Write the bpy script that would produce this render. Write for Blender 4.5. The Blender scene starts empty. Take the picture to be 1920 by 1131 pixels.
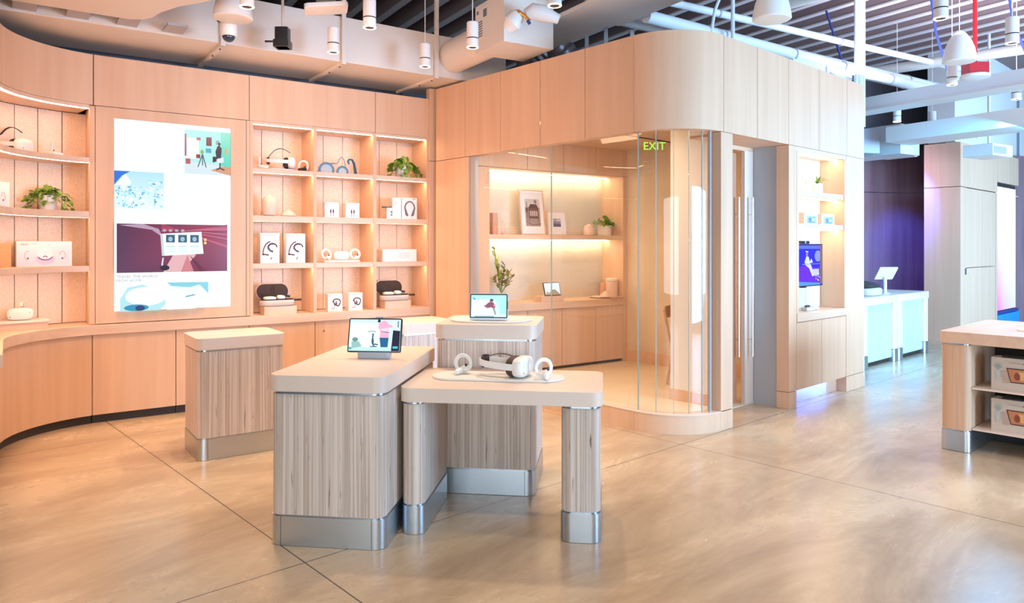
import bpy, math, random
from mathutils import Matrix, Vector
R = math.radians
C = bpy.context.scene.collection
random.seed(4)
PI = math.pi

# ------------------------------------------------------------------ materials
MATS = {}
def nodes(name):
    m = bpy.data.materials.new(name); m.use_nodes = True
    nt = m.node_tree; b = nt.nodes['Principled BSDF']
    MATS[name] = m; b.inputs['Specular IOR Level'].default_value = .4
    return m, nt, b
def plain(name, col, rough=.5, metal=0.0, emit=None, es=0.0, spec=.5, trans=0.0, coat=0.0):
    m, nt, b = nodes(name)
    b.inputs['Base Color'].default_value = (*col, 1); b.inputs['Roughness'].default_value = rough
    b.inputs['Metallic'].default_value = metal; b.inputs['Specular IOR Level'].default_value = spec
    b.inputs['Transmission Weight'].default_value = trans; b.inputs['Coat Weight'].default_value = coat
    if emit: b.inputs['Emission Color'].default_value = (*emit, 1); b.inputs['Emission Strength'].default_value = es
    return m
def grain(name, c0, c1, scale=(14, 14, .9), rough=.42, detail=6, contrast=(.3, .7), extra=None, coordscale=1.0, bump=0.0):
    m, nt, b = nodes(name)
    tc = nt.nodes.new('ShaderNodeTexCoord'); mp = nt.nodes.new('ShaderNodeMapping')
    mp.inputs['Scale'].default_value = tuple(s * coordscale for s in scale)
    nt.links.new(tc.outputs['Object'], mp.inputs['Vector'])
    n = nt.nodes.new('ShaderNodeTexNoise'); n.inputs['Scale'].default_value = 1.0
    n.inputs['Detail'].default_value = detail; n.inputs['Distortion'].default_value = .35
    nt.links.new(mp.outputs[0], n.inputs['Vector'])
    r = nt.nodes.new('ShaderNodeValToRGB')
    r.color_ramp.elements[0].position = contrast[0]; r.color_ramp.elements[1].position = contrast[1]
    r.color_ramp.elements[0].color = (*c0, 1); r.color_ramp.elements[1].color = (*c1, 1)
    nt.links.new(n.outputs['Fac'], r.inputs['Fac'])
    out = r.outputs['Color']
    if extra:                      # fine dark glue lines or flecks
        col, sc, lo, hi = extra
        mp2 = nt.nodes.new('ShaderNodeMapping'); mp2.inputs['Scale'].default_value = sc
        nt.links.new(tc.outputs['Object'], mp2.inputs['Vector'])
        n2 = nt.nodes.new('ShaderNodeTexNoise'); n2.inputs['Scale'].default_value = 1.0; n2.inputs['Detail'].default_value = 3
        nt.links.new(mp2.outputs[0], n2.inputs['Vector'])
        r2 = nt.nodes.new('ShaderNodeValToRGB')
        r2.color_ramp.elements[0].position = lo; r2.color_ramp.elements[1].position = hi
        r2.color_ramp.elements[0].color = (0, 0, 0, 1); r2.color_ramp.elements[1].color = (1, 1, 1, 1)
        nt.links.new(n2.outputs['Fac'], r2.inputs['Fac'])
        mx = nt.nodes.new('ShaderNodeMix'); mx.data_type = 'RGBA'
        nt.links.new(r2.outputs['Color'], mx.inputs[0]); nt.links.new(out, mx.inputs[6]); mx.inputs[7].default_value = (*col, 1)
        out = mx.outputs[2]
    nt.links.new(out, b.inputs['Base Color'])
    b.inputs['Roughness'].default_value = rough
    if bump:
        bp = nt.nodes.new('ShaderNodeBump'); bp.inputs['Strength'].default_value = bump; bp.inputs['Distance'].default_value = .004
        nt.links.new(n.outputs['Fac'], bp.inputs['Height']); nt.links.new(bp.outputs[0], b.inputs['Normal'])
    return m

grain('maple', (.68, .44, .29), (.77, .53, .365), (11, 11, .6), .55, contrast=(.25, .75))
grain('maple_edge', (.67, .43, .28), (.75, .51, .35), (11, 11, .9), .55, contrast=(.25, .75))
grain('maple_flat', (.70, .48, .34), (.78, .57, .42), (1.2, 14, 14), .4)
grain('laminate', (.76, .61, .51), (.79, .645, .55), (260, 260, 260), .38)
grain('plywood', (.50, .39, .32), (.76, .64, .56), (105, 105, .8), .45, 3, (.36, .64), ((.14, .09, .065), (150, 150, 5), .67, .73))
grain('plywood_side', (.56, .34, .21), (.70, .46, .30), (40, 40, .8), .45)
grain('felt', (.76, .60, .48), (.90, .77, .65), (140, 140, 140), .85, 3, (.38, .62), None, 1, .3)
grain('linen', (.62, .58, .50), (.74, .70, .62), (160, 60, 160), .8, 2)
grain('mat_felt', (.72, .68, .62), (.86, .83, .78), (300, 300, 300), .9, 2)
grain('paint_cream', (.70, .58, .44), (.74, .62, .48), (4, 4, 4), .6)
grain('fabric_case', (.52, .46, .42), (.66, .60, .56), (400, 400, 400), .85, 2)
plain('white_paint', (.80, .78, .76), .5)
plain('duct_white', (.80, .74, .68), .45)
plain('duct_cool', (.72, .80, .84), .4)
plain('grey_wall', (.20, .20, .23), .7)
plain('deck', (.26, .19, .19), .75)
plain('joist', (.42, .33, .33), .6)
plain('joist_flange', (.80, .76, .77), .5)
grain('walnut', (.20, .12, .14), (.28, .18, .19), (9, 9, .7), .4)  # far wall maple, with dim purple light put into its colour
plain('white_plastic', (.84, .84, .83), .35)
plain('offwhite_plastic', (.80, .76, .70), .4)
plain('ceramic_pink', (.80, .60, .50), .5)
plain('ceramic_white', (.84, .80, .74), .4)
plain('terracotta', (.62, .33, .23), .6)
plain('black_foam', (.035, .022, .022), .8)
plain('black_plastic', (.02, .02, .024), .3)
plain('black_gap', (.03, .022, .02), .8)
plain('kick_black', (.03, .03, .035), .4)
plain('dark_strap', (.075, .045, .045), .7)
plain('grey_plastic', (.42, .44, .50), .4)
plain('grey_laminate', (.42, .42, .45), .4)
plain('steel_joint', (.55, .58, .62), .25, 1.0)
plain('chrome', (.8, .78, .76), .18, 1.0)
plain('blue_ring', (.10, .22, .33), .4)
plain('blue_fabric', (.02, .13, .26), .6)
plain('red_paint', (.55, .01, .02), .4)
plain('blue_cable', (.03, .05, .26), .5)
plain('brass', (.70, .45, .14), .3, .9)
plain('soil', (.08, .05, .035), .9)
plain('stem', (.16, .26, .06), .5)
plain('orange_card', (.72, .32, .14), .6)
plain('insulation', (.62, .64, .60), .7)
plain('lens', (.02, .04, .08), .05, 0, None, 0, .8)
plain('led', (1, .9, .8), .5, 0, (1.0, .60, .36), 24)
plain('led_white', (1, .95, .9), .5, 0, (1.0, .78, .50), 17)
plain('led_soft', (1, .95, .9), .5, 0, (1.0, .76, .45), 17)
plain('lamp_glow', (1, .95, .9), .5, 0, (1.0, .85, .7), 3)
plain('exit_green', (.1, .5, .05), .5, 0, (.30, .85, .06), 1.1)
plain('exit_red', (.3, .02, .02), .5, 0, (.5, .05, .02), .5)
plain('blue_light', (.1, .3, .9), .5, 0, (.05, .25, 1.0), 3)
def leafmat(name, a, b_):
    m = grain(name, a, b_, (25, 25, 25), .35, 2); return m
leafmat('leaf', (.09, .20, .025), (.30, .46, .07))
leafmat('leaf_dark', (.09, .13, .03), (.26, .26, .07))
leafmat('leaf_lime', (.30, .50, .03), (.45, .62, .06))
# brushed steel
m, nt, b = nodes('steel')
b.inputs['Metallic'].default_value = 1; b.inputs['Base Color'].default_value = (.56, .62, .68, 1)
b.inputs['Roughness'].default_value = .34
tc = nt.nodes.new('ShaderNodeTexCoord'); mp = nt.nodes.new('ShaderNodeMapping'); mp.inputs['Scale'].default_value = (3, 3, 400)
n = nt.nodes.new('ShaderNodeTexNoise'); n.inputs['Scale'].default_value = 1
bp = nt.nodes.new('ShaderNodeBump'); bp.inputs['Strength'].default_value = .08; bp.inputs['Distance'].default_value = .002
nt.links.new(tc.outputs['Object'], mp.inputs[0]); nt.links.new(mp.outputs[0], n.inputs['Vector']); nt.links.new(n.outputs['Fac'], bp.inputs['Height']); nt.links.new(bp.outputs[0], b.inputs['Normal'])
# clear glass: mostly see-through, fresnel reflection
def glassmat(name, tint):
    m = bpy.data.materials.new(name); m.use_nodes = True; nt = m.node_tree; nt.nodes.clear(); MATS[name] = m
    o = nt.nodes.new('ShaderNodeOutputMaterial'); mx = nt.nodes.new('ShaderNodeMixShader'); t = nt.nodes.new('ShaderNodeBsdfTransparent')
    g = nt.nodes.new('ShaderNodeBsdfGlossy'); f = nt.nodes.new('ShaderNodeFresnel')
    ge = nt.nodes.new('ShaderNodeNewGeometry'); ma = nt.nodes.new('ShaderNodeMath'); ma.operation = 'MULTIPLY_ADD'; ma.inputs[1].default_value = 1 / 1.42 - 1.42; ma.inputs[2].default_value = 1.42; nt.links.new(ge.outputs['Backfacing'], ma.inputs[0]); nt.links.new(ma.outputs[0], f.inputs['IOR']); g.inputs['Roughness'].default_value = .0; t.inputs['Color'].default_value = (*tint, 1)
    nt.links.new(f.outputs[0], mx.inputs[0]); nt.links.new(t.outputs[0], mx.inputs[1]); nt.links.new(g.outputs[0], mx.inputs[2]); nt.links.new(mx.outputs[0], o.inputs[0])
    return m
glassmat('glass', (.985, .995, .99))
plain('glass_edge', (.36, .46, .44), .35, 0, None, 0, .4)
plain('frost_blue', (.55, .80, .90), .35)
# polished concrete with saw-cut joints on a 3.05 m grid
def floor_mat():
    m, nt, b = nodes('concrete'); L = nt.links.new
    def N(t, **k):
        x = nt.nodes.new(t)
        for a, v in k.items(): setattr(x, a, v)
        return x
    tc = N('ShaderNodeTexCoord')
    mpa = N('ShaderNodeMapping'); mpa.inputs['Rotation'].default_value = (0, 0, R(-25)); mpa.inputs['Scale'].default_value = (.55, 1.5, 1)
    L(tc.outputs['Object'], mpa.inputs[0])
    n1 = N('ShaderNodeTexNoise'); n1.inputs['Scale'].default_value = 1.1; n1.inputs['Detail'].default_value = 9; n1.inputs['Roughness'].default_value = .66; n1.inputs['Distortion'].default_value = .5
    L(mpa.outputs[0], n1.inputs['Vector'])
    r1 = N('ShaderNodeValToRGB'); e = r1.color_ramp.elements
    e[0].position = .32; e[0].color = (.35, .245, .16, 1); e[1].position = .66; e[1].color = (.64, .50, .34, 1)
    k = e.new(.5); k.color = (.50, .37, .245, 1)
    L(n1.outputs['Fac'], r1.inputs['Fac'])
    n2 = N('ShaderNodeTexNoise'); n2.inputs['Scale'].default_value = 5; n2.inputs['Detail'].default_value = 10; n2.inputs['Roughness'].default_value = .75; n2.inputs['Distortion'].default_value = 1.2
    L(mpa.outputs[0], n2.inputs['Vector'])
    r2 = N('ShaderNodeValToRGB'); r2.color_ramp.elements[0].position = .57; r2.color_ramp.elements[1].position = .72
    L(n2.outputs['Fac'], r2.inputs['Fac'])
    mx = N('ShaderNodeMix', data_type='RGBA'); sc = N('ShaderNodeMath', operation='MULTIPLY'); sc.inputs[1].default_value = .30
    L(r2.outputs['Color'], sc.inputs[0]); L(sc.outputs[0], mx.inputs[0]); L(r1.outputs['Color'], mx.inputs[6]); mx.inputs[7].default_value = (.78, .63, .47, 1)
    sep = N('ShaderNodeSeparateXYZ'); L(tc.outputs['Object'], sep.inputs[0])
    lines = []
    for ax, off in (('X', .08), ('Y', .02)):
        a = N('ShaderNodeMath', operation='ADD'); a.inputs[1].default_value = off + 3.05 * 20 + 1.525; L(sep.outputs[ax], a.inputs[0])
        mo = N('ShaderNodeMath', operation='MODULO'); mo.inputs[1].default_value = 3.05; L(a.outputs[0], mo.inputs[0])
        su = N('ShaderNodeMath', operation='SUBTRACT'); su.inputs[1].default_value = 1.525; L(mo.outputs[0], su.inputs[0])
        ab = N('ShaderNodeMath', operation='ABSOLUTE'); L(su.outputs[0], ab.inputs[0])
        lt = N('ShaderNodeMath', operation='LESS_THAN'); lt.inputs[1].default_value = .0035; L(ab.outputs[0], lt.inputs[0])
        lines.append(lt)
    mxx = N('ShaderNodeMath', operation='MAXIMUM'); L(lines[0].outputs[0], mxx.inputs[0]); L(lines[1].outputs[0], mxx.inputs[1])
    m3 = N('ShaderNodeMix', data_type='RGBA'); L(mxx.outputs[0], m3.inputs[0]); L(mx.outputs[2], m3.inputs[6]); m3.inputs[7].default_value = (.10, .07, .055, 1)
    L(m3.outputs[2], b.inputs['Base Color'])
    rr = N('ShaderNodeMapRange'); rr.inputs[3].default_value = .16; rr.inputs[4].default_value = .36; L(n1.outputs['Fac'], rr.inputs[0]); L(rr.outputs[0], b.inputs['Roughness'])
    b.inputs['Specular IOR Level'].default_value = .55
floor_mat()
def attr_mat(name, emissive, strength=1.0, rough=.5):
    m, nt, b = nodes(name); a = nt.nodes.new('ShaderNodeAttribute'); a.attribute_name = 'Col'
    if emissive:
        b.inputs['Base Color'].default_value = (.02, .02, .02, 1); nt.links.new(a.outputs['Color'], b.inputs['Emission Color'])
        b.inputs['Emission Strength'].default_value = strength; b.inputs['Roughness'].default_value = .2
    else:
        nt.links.new(a.outputs['Color'], b.inputs['Base Color']); b.inputs['Roughness'].default_value = rough
attr_mat('screen_picture', True, 1.05); attr_mat('print', False)
attr_mat('wall_screen', True, .80)

# ------------------------------------------------------------------ builders
def rrect(x0, x1, y0, y1, r, n=6, corners=(1, 1, 1, 1)):
    pts = []
    for (cx, cy, a0, k, ex, ey) in ((x1 - r, y0 + r, -90, corners[1], x1, y0), (x1 - r, y1 - r, 0, corners[2], x1, y1), (x0 + r, y1 - r, 90, corners[3], x0, y1), (x0 + r, y0 + r, 180, corners[0], x0, y0)):
        if not k or r <= 0: pts.append((ex, ey)); continue
        for i in range(n + 1):
            a = R(a0 + 90 * i / n); pts.append((cx + r * math.cos(a), cy + r * math.sin(a)))
    return pts
class M:
    def __init__(s): s.v = []; s.f = []; s.mi = []; s.cur = 0; s.bv = False
    def add(s, vs, fs, mt=None):
        k = len(s.v)
        s.v += [tuple(mt @ Vector(p)) if mt else tuple(p) for p in vs]
        s.f += [tuple(i + k for i in f) for f in fs]; s.mi += [s.cur] * len(fs); return s
    def mat(s, i): s.cur = i; return s
    def box(s, x0, x1, y0, y1, z0, z1, mt=None):
        return s.add([(x0, y0, z0), (x1, y0, z0), (x1, y1, z0), (x0, y1, z0), (x0, y0, z1), (x1, y0, z1), (x1, y1, z1), (x0, y1, z1)],
                     [(0, 3, 2, 1), (4, 5, 6, 7), (0, 1, 5, 4), (1, 2, 6, 5), (2, 3, 7, 6), (3, 0, 4, 7)], mt)
    def prism(s, pts, z0, z1, mt=None, bev=0.0):
        n = len(pts); vs = []; fs = []
        if bev > 0:
            s.bv = True
            cx = sum(p[0] for p in pts) / n; cy = sum(p[1] for p in pts) / n
            w = max(abs(p[0] - cx) for p in pts); h = max(abs(p[1] - cy) for p in pts)
            def sc(b): return [(cx + (x - cx) * (1 - b / w), cy + (y - cy) * (1 - b / h)) for x, y in pts]
            rings = [(sc(bev), z0), (sc(bev * .3), z0 + bev * .3), (pts, z0 + bev), (pts, z1 - bev), (sc(bev * .3), z1 - bev * .3), (sc(bev), z1)]
        else: rings = [(pts, z0), (pts, z1)]
        for ps, z in rings: vs += [(x, y, z) for x, y in ps]
        m_ = len(rings)
        for j in range(m_ - 1):
            for i in range(n): a = j * n + i; b_ = j * n + (i + 1) % n; fs.append((a, b_, b_ + n, a + n))
        fs.append(tuple(range(n - 1, -1, -1))); fs.append(tuple(range((m_ - 1) * n, m_ * n)))
        return s.add(vs, fs, mt)
    def rbox(s, x0, x1, y0, y1, z0, z1, r, mt=None, bev=0.0, corners=(1, 1, 1, 1), n=6): return s.prism(rrect(x0, x1, y0, y1, r, n, corners), z0, z1, mt, bev)
    def lathe(s, prof, c=(0, 0, 0), n=24, mt=None, sx=1, sy=1):
        vs = []; fs = []; m_ = len(prof)
        for r, z in prof:
            for i in range(n): a = 2 * PI * i / n; vs.append((c[0] + r * sx * math.cos(a), c[1] + r * sy * math.sin(a), c[2] + z))
        for j in range(m_ - 1):
            for i in range(n): a = j * n + i; b_ = j * n + (i + 1) % n; fs.append((a, b_, b_ + n, a + n))
        fs.append(tuple(range(n - 1, -1, -1))); fs.append(tuple(range((m_ - 1) * n, m_ * n)))
        return s.add(vs, fs, mt)
    def ell(s, c, rx, ry, rz, n=20, m_=12, mt=None, p=1.0):
        prof = []
        for j in range(m_ + 1):
            a = -PI / 2 + PI * j / m_
            cs, sn = math.cos(a), math.sin(a)
            prof.append((max(1e-4, abs(cs) ** p), math.copysign(abs(sn) ** p, sn)))
        vs = []; fs = []
        for r, z in prof:
            for i in range(n):
                a = 2 * PI * i / n; ca, sa = math.cos(a), math.sin(a)
                vs.append((c[0] + rx * r * math.copysign(abs(ca) ** p, ca), c[1] + ry * r * math.copysign(abs(sa) ** p, sa), c[2] + rz * z))
        for j in range(m_):
            for i in range(n): a = j * n + i; b_ = j * n + (i + 1) % n; fs.append((a, b_, b_ + n, a + n))
        fs.append(tuple(range(n - 1, -1, -1))); fs.append(tuple(range(m_ * n, (m_ + 1) * n)))
        return s.add(vs, fs, mt)
    def tube(s, pts, r, n=10, mt=None, closed=False, rz=None):
        P = [Vector(p) for p in pts]; vs = []; fs = []; k = len(P); up = Vector((0, 0, 1))
        rs = r if isinstance(r, (list, tuple)) else [r] * k
        px = None
        for i, p in enumerate(P):
            d = (P[(i + 1) % k] - P[i - 1]) if closed else (P[min(i + 1, k - 1)] - P[max(i - 1, 0)])
            d.normalize()
            if px is None:
                ref = up if abs(d.z) < .9 else Vector((1, 0, 0)); px = d.cross(ref).normalized()
            else: px = (px - d * px.dot(d)).normalized()
            py = d.cross(px)
            for j in range(n):
                a = 2 * PI * j / n; vs.append(tuple(p + px * (math.cos(a) * rs[i]) + py * (math.sin(a) * (rz if rz else rs[i]))))
        m_ = k if closed else k - 1
        for i in range(m_):
            for j in range(n):
                a = i * n + j; b_ = i * n + (j + 1) % n; c = ((i + 1) % k) * n + (j + 1) % n; d_ = ((i + 1) % k) * n + j; fs.append((a, b_, c, d_))
        if not closed: fs.append(tuple(range(n - 1, -1, -1))); fs.append(tuple(range((k - 1) * n, k * n)))
        return s.add(vs, fs, mt)
    def band(s, pts, w0, w1, t, mt=None):
        """strap following 3D points in the xy-plane: height w0..w1, thickness t towards the centre"""
        vs = []; fs = []; k = len(pts)
        for i, p in enumerate(pts):
            a = pts[min(i + 1, k - 1)]; b_ = pts[max(i - 1, 0)]; dx, dy = a[0] - b_[0], a[1] - b_[1]; L = math.hypot(dx, dy) or 1
            nx, ny = -dy / L * t, dx / L * t
            z = p[2] if len(p) > 2 else 0
            vs += [(p[0], p[1], z + w0), (p[0], p[1], z + w1), (p[0] + nx, p[1] + ny, z + w1), (p[0] + nx, p[1] + ny, z + w0)]
        for i in range(k - 1):
            for j in range(4): a = i * 4 + j; b_ = i * 4 + (j + 1) % 4; fs.append((a, a + 4, b_ + 4, b_))
        fs += [(0, 1, 2, 3), ((k - 1) * 4 + 3, (k - 1) * 4 + 2, (k - 1) * 4 + 1, (k - 1) * 4)]
        return s.add(vs, fs, mt)
    def strip(s, st, d0, d1, z0, z1):
        """solid swept along stations (x, y, nx, ny), from offset d0 to d1"""
        vs = []; fs = []; k = len(st)
        for x, y, nx, ny in st:
            for d, z in ((d0, z0), (d0, z1), (d1, z1), (d1, z0)): vs.append((x + nx * d, y + ny * d, z))
        for i in range(k - 1):
            for j in range(4): a = i * 4 + j; b_ = i * 4 + (j + 1) % 4; fs.append((a, b_, b_ + 4, a + 4))
        fs += [(3, 2, 1, 0), tuple((k - 1) * 4 + j for j in range(4))]
        return s.add(vs, fs)
    def build(s, name, mats, parent=None, bev=0.0, smooth=35, label=None):
        me = bpy.data.meshes.new(name); me.from_pydata(s.v, [], s.f)
        mats = mats if isinstance(mats, (list, tuple)) else [mats]
        for m_ in mats: me.materials.append(MATS[m_])
        if len(mats) > 1: me.polygons.foreach_set('material_index', s.mi)
        me.update()
        import bmesh
        bm = bmesh.new(); bm.from_mesh(me); bmesh.ops.recalc_face_normals(bm, faces=bm.faces); bm.to_mesh(me); bm.free()
        if smooth:
            me.polygons.foreach_set('use_smooth', [True] * len(me.polygons)); me.set_sharp_from_angle(angle=R(21 if s.bv else smooth))
        o = bpy.data.objects.new(name, me); C.objects.link(o)
        if parent: o.parent = parent
        if bev:
            bv = o.modifiers.new('edge', 'BEVEL'); bv.width = bev; bv.segments = 2; bv.limit_method = 'ANGLE'; bv.angle_limit = R(40); bv.harden_normals = True
        if label: o['label'] = label
        return o
class Pic:
    """flat printed or glowing picture made of coloured shapes in the xz-plane, facing -y"""
    def __init__(s, w=1, h=1, x0=0, z0=0, y=0, eps=.0004): s.v = []; s.f = []; s.c = []; s.w = w; s.h = h; s.x0 = x0; s.z0 = z0; s.y = y; s.k = 0; s.eps = eps
    def poly(s, pts, col, cols=None):
        k = len(s.v); y = s.y - s.eps * s.k; s.k += 1
        s.v += [(s.x0 + p[0] * s.w, y, s.z0 + p[1] * s.h) for p in pts]; s.f.append(tuple(range(k, k + len(pts))))
        s.c.append(cols or [col] * len(pts)); return s
    def rect(s, x0, x1, z0, z1, col, top=None, right=None):
        if top: return s.poly([(x0, z0), (x1, z0), (x1, z1), (x0, z1)], None, [col, right or col, top, top])
        if right: return s.poly([(x0, z0), (x1, z0), (x1, z1), (x0, z1)], None, [col, right, right, col])
        return s.poly([(x0, z0), (x1, z0), (x1, z1), (x0, z1)], col)
    def oval(s, cx, cz, rx, rz, col, n=20): return s.poly([(cx + rx * math.cos(2 * PI * i / n), cz + rz * math.sin(2 * PI * i / n)) for i in range(n)], col)
    def line(s, pts, wd, col):
        for a, b_ in zip(pts, pts[1:]):
            dx, dz = (b_[0] - a[0]) * s.w, (b_[1] - a[1]) * s.h; L = math.hypot(dx, dz) or 1
            nx, nz = -dz / L * wd / 2 / s.w, dx / L * wd / 2 / s.h
            s.poly([(a[0] - nx, a[1] - nz), (b_[0] - nx, b_[1] - nz), (b_[0] + nx, b_[1] + nz), (a[0] + nx, a[1] + nz)], col); s.k -= 1
        s.k += 1; return s
    def arc(s, cx, cz, rx, rz, a0, a1, wd, col, n=14): return s.line([(cx + rx * math.cos(R(a0 + (a1 - a0) * i / n)), cz + rz * math.sin(R(a0 + (a1 - a0) * i / n))) for i in range(n + 1)], wd, col)
    def build(s, name, mat, parent=None, mt=None):
        me = bpy.data.meshes.new(name); me.from_pydata([tuple(mt @ Vector(p)) if mt else p for p in s.v], [], s.f); me.materials.append(MATS[mat])
        at = me.color_attributes.new('Col', 'FLOAT_COLOR', 'CORNER'); i = 0
        for cs in s.c:
            for c in cs: at.data[i].color = (*c, 1); i += 1
        o = bpy.data.objects.new(name, me); C.objects.link(o)
        if parent: o.parent = parent
        return o
def text(body, size, loc, name, mat, parent, rot=(90, 0, 0), align='LEFT', extrude=.0003):
    cu = bpy.data.curves.new(name, 'FONT'); cu.body = body; cu.size = size; cu.align_x = align; cu.extrude = extrude
    t = bpy.data.objects.new(name, cu); C.objects.link(t)
    bpy.context.view_layer.update()
    me = bpy.data.meshes.new_from_object(t.evaluated_get(bpy.context.evaluated_depsgraph_get()))
    bpy.data.objects.remove(t); me.name = name; me.materials.clear(); me.materials.append(MATS[mat])
    o = bpy.data.objects.new(name, me); C.objects.link(o); o.location = loc; o.rotation_euler = tuple(R(a) for a in rot)
    if parent: o.parent = parent
    return o
def tag(o, label, cat, group=None, kind=None):
    o['label'] = label; o['category'] = cat
    if group: o['group'] = group
    if kind: o['kind'] = kind
    return o
def thing(name, label, cat, loc=(0, 0, 0), rot=0.0, group=None):
    o = bpy.data.objects.new(name, None); C.objects.link(o); o.empty_display_size = .05
    o.location = loc; o.rotation_euler = (0, 0, rot); return tag(o, label, cat, group)
def struct(o): o['kind'] = 'structure'; return o
def dup(root, loc, rot=None, label=None, group=None):
    r = root.copy(); C.objects.link(r); r.location = loc
    if rot is not None: r.rotation_euler = (0, 0, rot)
    if label: r['label'] = label
    if group: r['group'] = group
    for ch in list(root.children):
        c = ch.copy(); C.objects.link(c); c.parent = r
        for g in list(ch.children):
            d = g.copy(); C.objects.link(d); d.parent = c
    return r
class Frame:
    def __init__(s, o, dx, dy): n = math.hypot(dx, dy); s.o = o; s.d = (dx / n, dy / n); s.a = math.atan2(dy, dx)
    def p(s, x, y, z=0): return (s.o[0] + x * s.d[0] - y * s.d[1], s.o[1] + x * s.d[1] + y * s.d[0], z)
    def put(s, o, x=0, y=0, z=0, rot=0): o.location = s.p(x, y, z); o.rotation_euler = (0, 0, s.a + rot); return o
W = Frame((-3.545, 6.1036), .81843, .5746)          # long shelving wall, x to the right, y into the wall
B = Frame((1.327, 5.5395), .74206, .67033)          # glazed booth, origin at its front corner
T = Frame((-1.2241, 3.6295), .99222, -.12449)       # display tables
N = Frame((1.4600, 9.3850), .81843, .5746)          # back wall inside the booth
E = Frame((0, 0), .8504, .5262)                     # building grid overhead
Z90 = PI / 2

# ------------------------------------------------------------------ setting: floor, ceiling, building walls
fl = M().box(-9, 22, -9, 16, -.1, 0).build('floor', 'concrete'); struct(B.put(fl, 0, 0, 0))
ce = M().box(-9, 17, -3.5, 18, 4.86, 4.95).build('ceiling', 'deck'); struct(ce)
bw = M().box(-1.2, 3.2, .62, .7, 0, 3.66).build('wall_back', 'grey_wall'); struct(W.put(bw))
lw = M().box(-1.2, -1.12, -2.6, .62, 0, 4.86).build('wall_left', 'grey_wall'); struct(W.put(lw))
# ------------------------------------------------------------------ long wall with the curved left end
XS, RC, XL = .105, .75, -.645
def left_st(x_start=None, yend=-1.62, n=18, phi0=None):
    p0 = phi0 if phi0 is not None else math.asin((XS - x_start) / RC) if x_start < XS else 0
    st = []
    for i in range(n + 1):
        a = p0 + (PI / 2 - p0) * i / n; st.append((XS - RC * math.sin(a), -RC + RC * math.cos(a), -math.sin(a), math.cos(a)))
    st.append((XL, yend, -1, 0)); return st
def straight(x0, x1): return [(x1, 0, 0, 1), (x0, 0, 0, 1)]
# upper panels
m = M(); m.strip(straight(2.583, 3.215), 0, .12, 2.695, 3.12); m.strip(straight(1.294, 2.577), 0, .12, 2.695, 3.12)
m.strip([(1.288, 0, 0, 1), (XS, 0, 0, 1)] + left_st(.012)[:1], 0, .12, 2.695, 3.12)
m.strip(left_st(.004, -2.4), 0, .12, 2.695, 3.12)
m.box(-.6, 3.2, .12, .6, 3.06, 3.10)
o = m.build('wall_back', 'maple'); struct(W.put(o))
# narrow post where the wall meets the booth
o = M().box(3.21, 3.32, -.02, .05, 2.44, 3.235).box(3.21, 3.32, -.02, .05, 0, 2.434).build('trim_1', 'maple_edge', smooth=0); struct(W.put(o))

SH = [(2.207, 2.248), (1.742, 1.795), (1.287, 1.335)]   # shelf undersides and tops
# left curved bay
t = thing('shelving_unit', 'curved open maple shelving bay at the far left, beside the tall lit screen', 'shelving'); W.put(t)
st = left_st(-.022)
for z0, z1 in SH:
    s_ = M().strip(st, .004, .35, z0, z1).strip(st, .0045, .012, z0 - .0028, z0 - .0001).build('shelf', 'maple_flat', t, .003)
    M().strip(st, .018, .044, z0 - .002, z0 - .0003).build('led_strip', 'led', s_)
s_ = M().strip(st, .004, .36, 2.665, 2.693).build('top_panel', 'maple_flat', t); M().strip(st, .018, .044, 2.6625, 2.6647).build('led_strip', 'led', s_)
gap = M().strip(st, .358, .37, .835, 2.66).build('backing', 'black_gap', t)
m = M(); rb = RC + .35; step = .19 / rb; ph = math.asin((XS + .014) / rb)
while ph < PI / 2:
    a0, a1 = ph + .0035 / rb, min(ph + step, PI / 2) - .0035 / rb; q = []
    for i in range(4):
        a = a0 + (a1 - a0) * i / 3; q.append((XS - rb * math.sin(a), -RC + rb * math.cos(a), -math.sin(a), math.cos(a)))
    m.strip(q, 0, .01, .84, 2.66); ph += step
m.strip([(XL - .35, -RC, -1, 0), (XL - .35, -1.6, -1, 0)], 0, .01, .84, 2.66)
m.build('back_panel', 'felt', t)
M().box(-.020, .021, .008, .36, .84, 2.69).build('side_panel', 'maple', t, .002)
# three straight bays
t = thing('shelving_unit', 'straight open maple shelving with three lit bays right of the tall screen', 'shelving'); W.put(t)
bays = [(1.328, 1.915), (1.948, 2.556), (2.592, 3.187)]
for x0, x1 in bays:
    for z0, z1 in SH:
        s_ = M().box(x0, x1, .004, .35, z0, z1).box(x0, x1, .0045, .012, z0 - .0028, z0 - .0001).build('shelf', 'maple_flat', t, .003)
        M().box(x0 + .01, x1 - .01, .018, .044, z0 - .002, z0 - .0003).build('led_strip', 'led', s_)
    s_ = M().box(x0, x1, .004, .36, 2.668, 2.693).build('top_panel', 'maple_flat', t)
    M().box(x0 + .01, x1 - .01, .018, .044, 2.6655, 2.6677).build('led_strip', 'led', s_)
for x0, x1 in ((1.296, 1.3275), (1.9155, 1.9475), (2.5565, 2.5915), (3.1875, 3.209)):
    M().box(x0, x1, .0, .36, .837, 2.693).build('side_panel', 'maple', t, .002)
m = M(); x = 1.508 - .214
while x < 3.2: m.box(max(x + .003, 1.3), min(x + .211, 3.2), .361, .37, .84, 2.69); x += .2135
m.build('back_panel', 'felt', t)
M().box(1.3, 3.2, .371, .38, .84, 2.69).build('backing', 'black_gap', t)
# worktop
m = M(); m.strip([(3.215, 0, 0, 1), (XS, 0, 0, 1)] + left_st(.1, -1.61)[1:], -.03, .36, .752, .8355)
o = m.build('worktop', 'maple_flat', None, .004); W.put(o); tag(o, 'long maple worktop curving round the left corner under the lit shelves', 'worktop')
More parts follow.
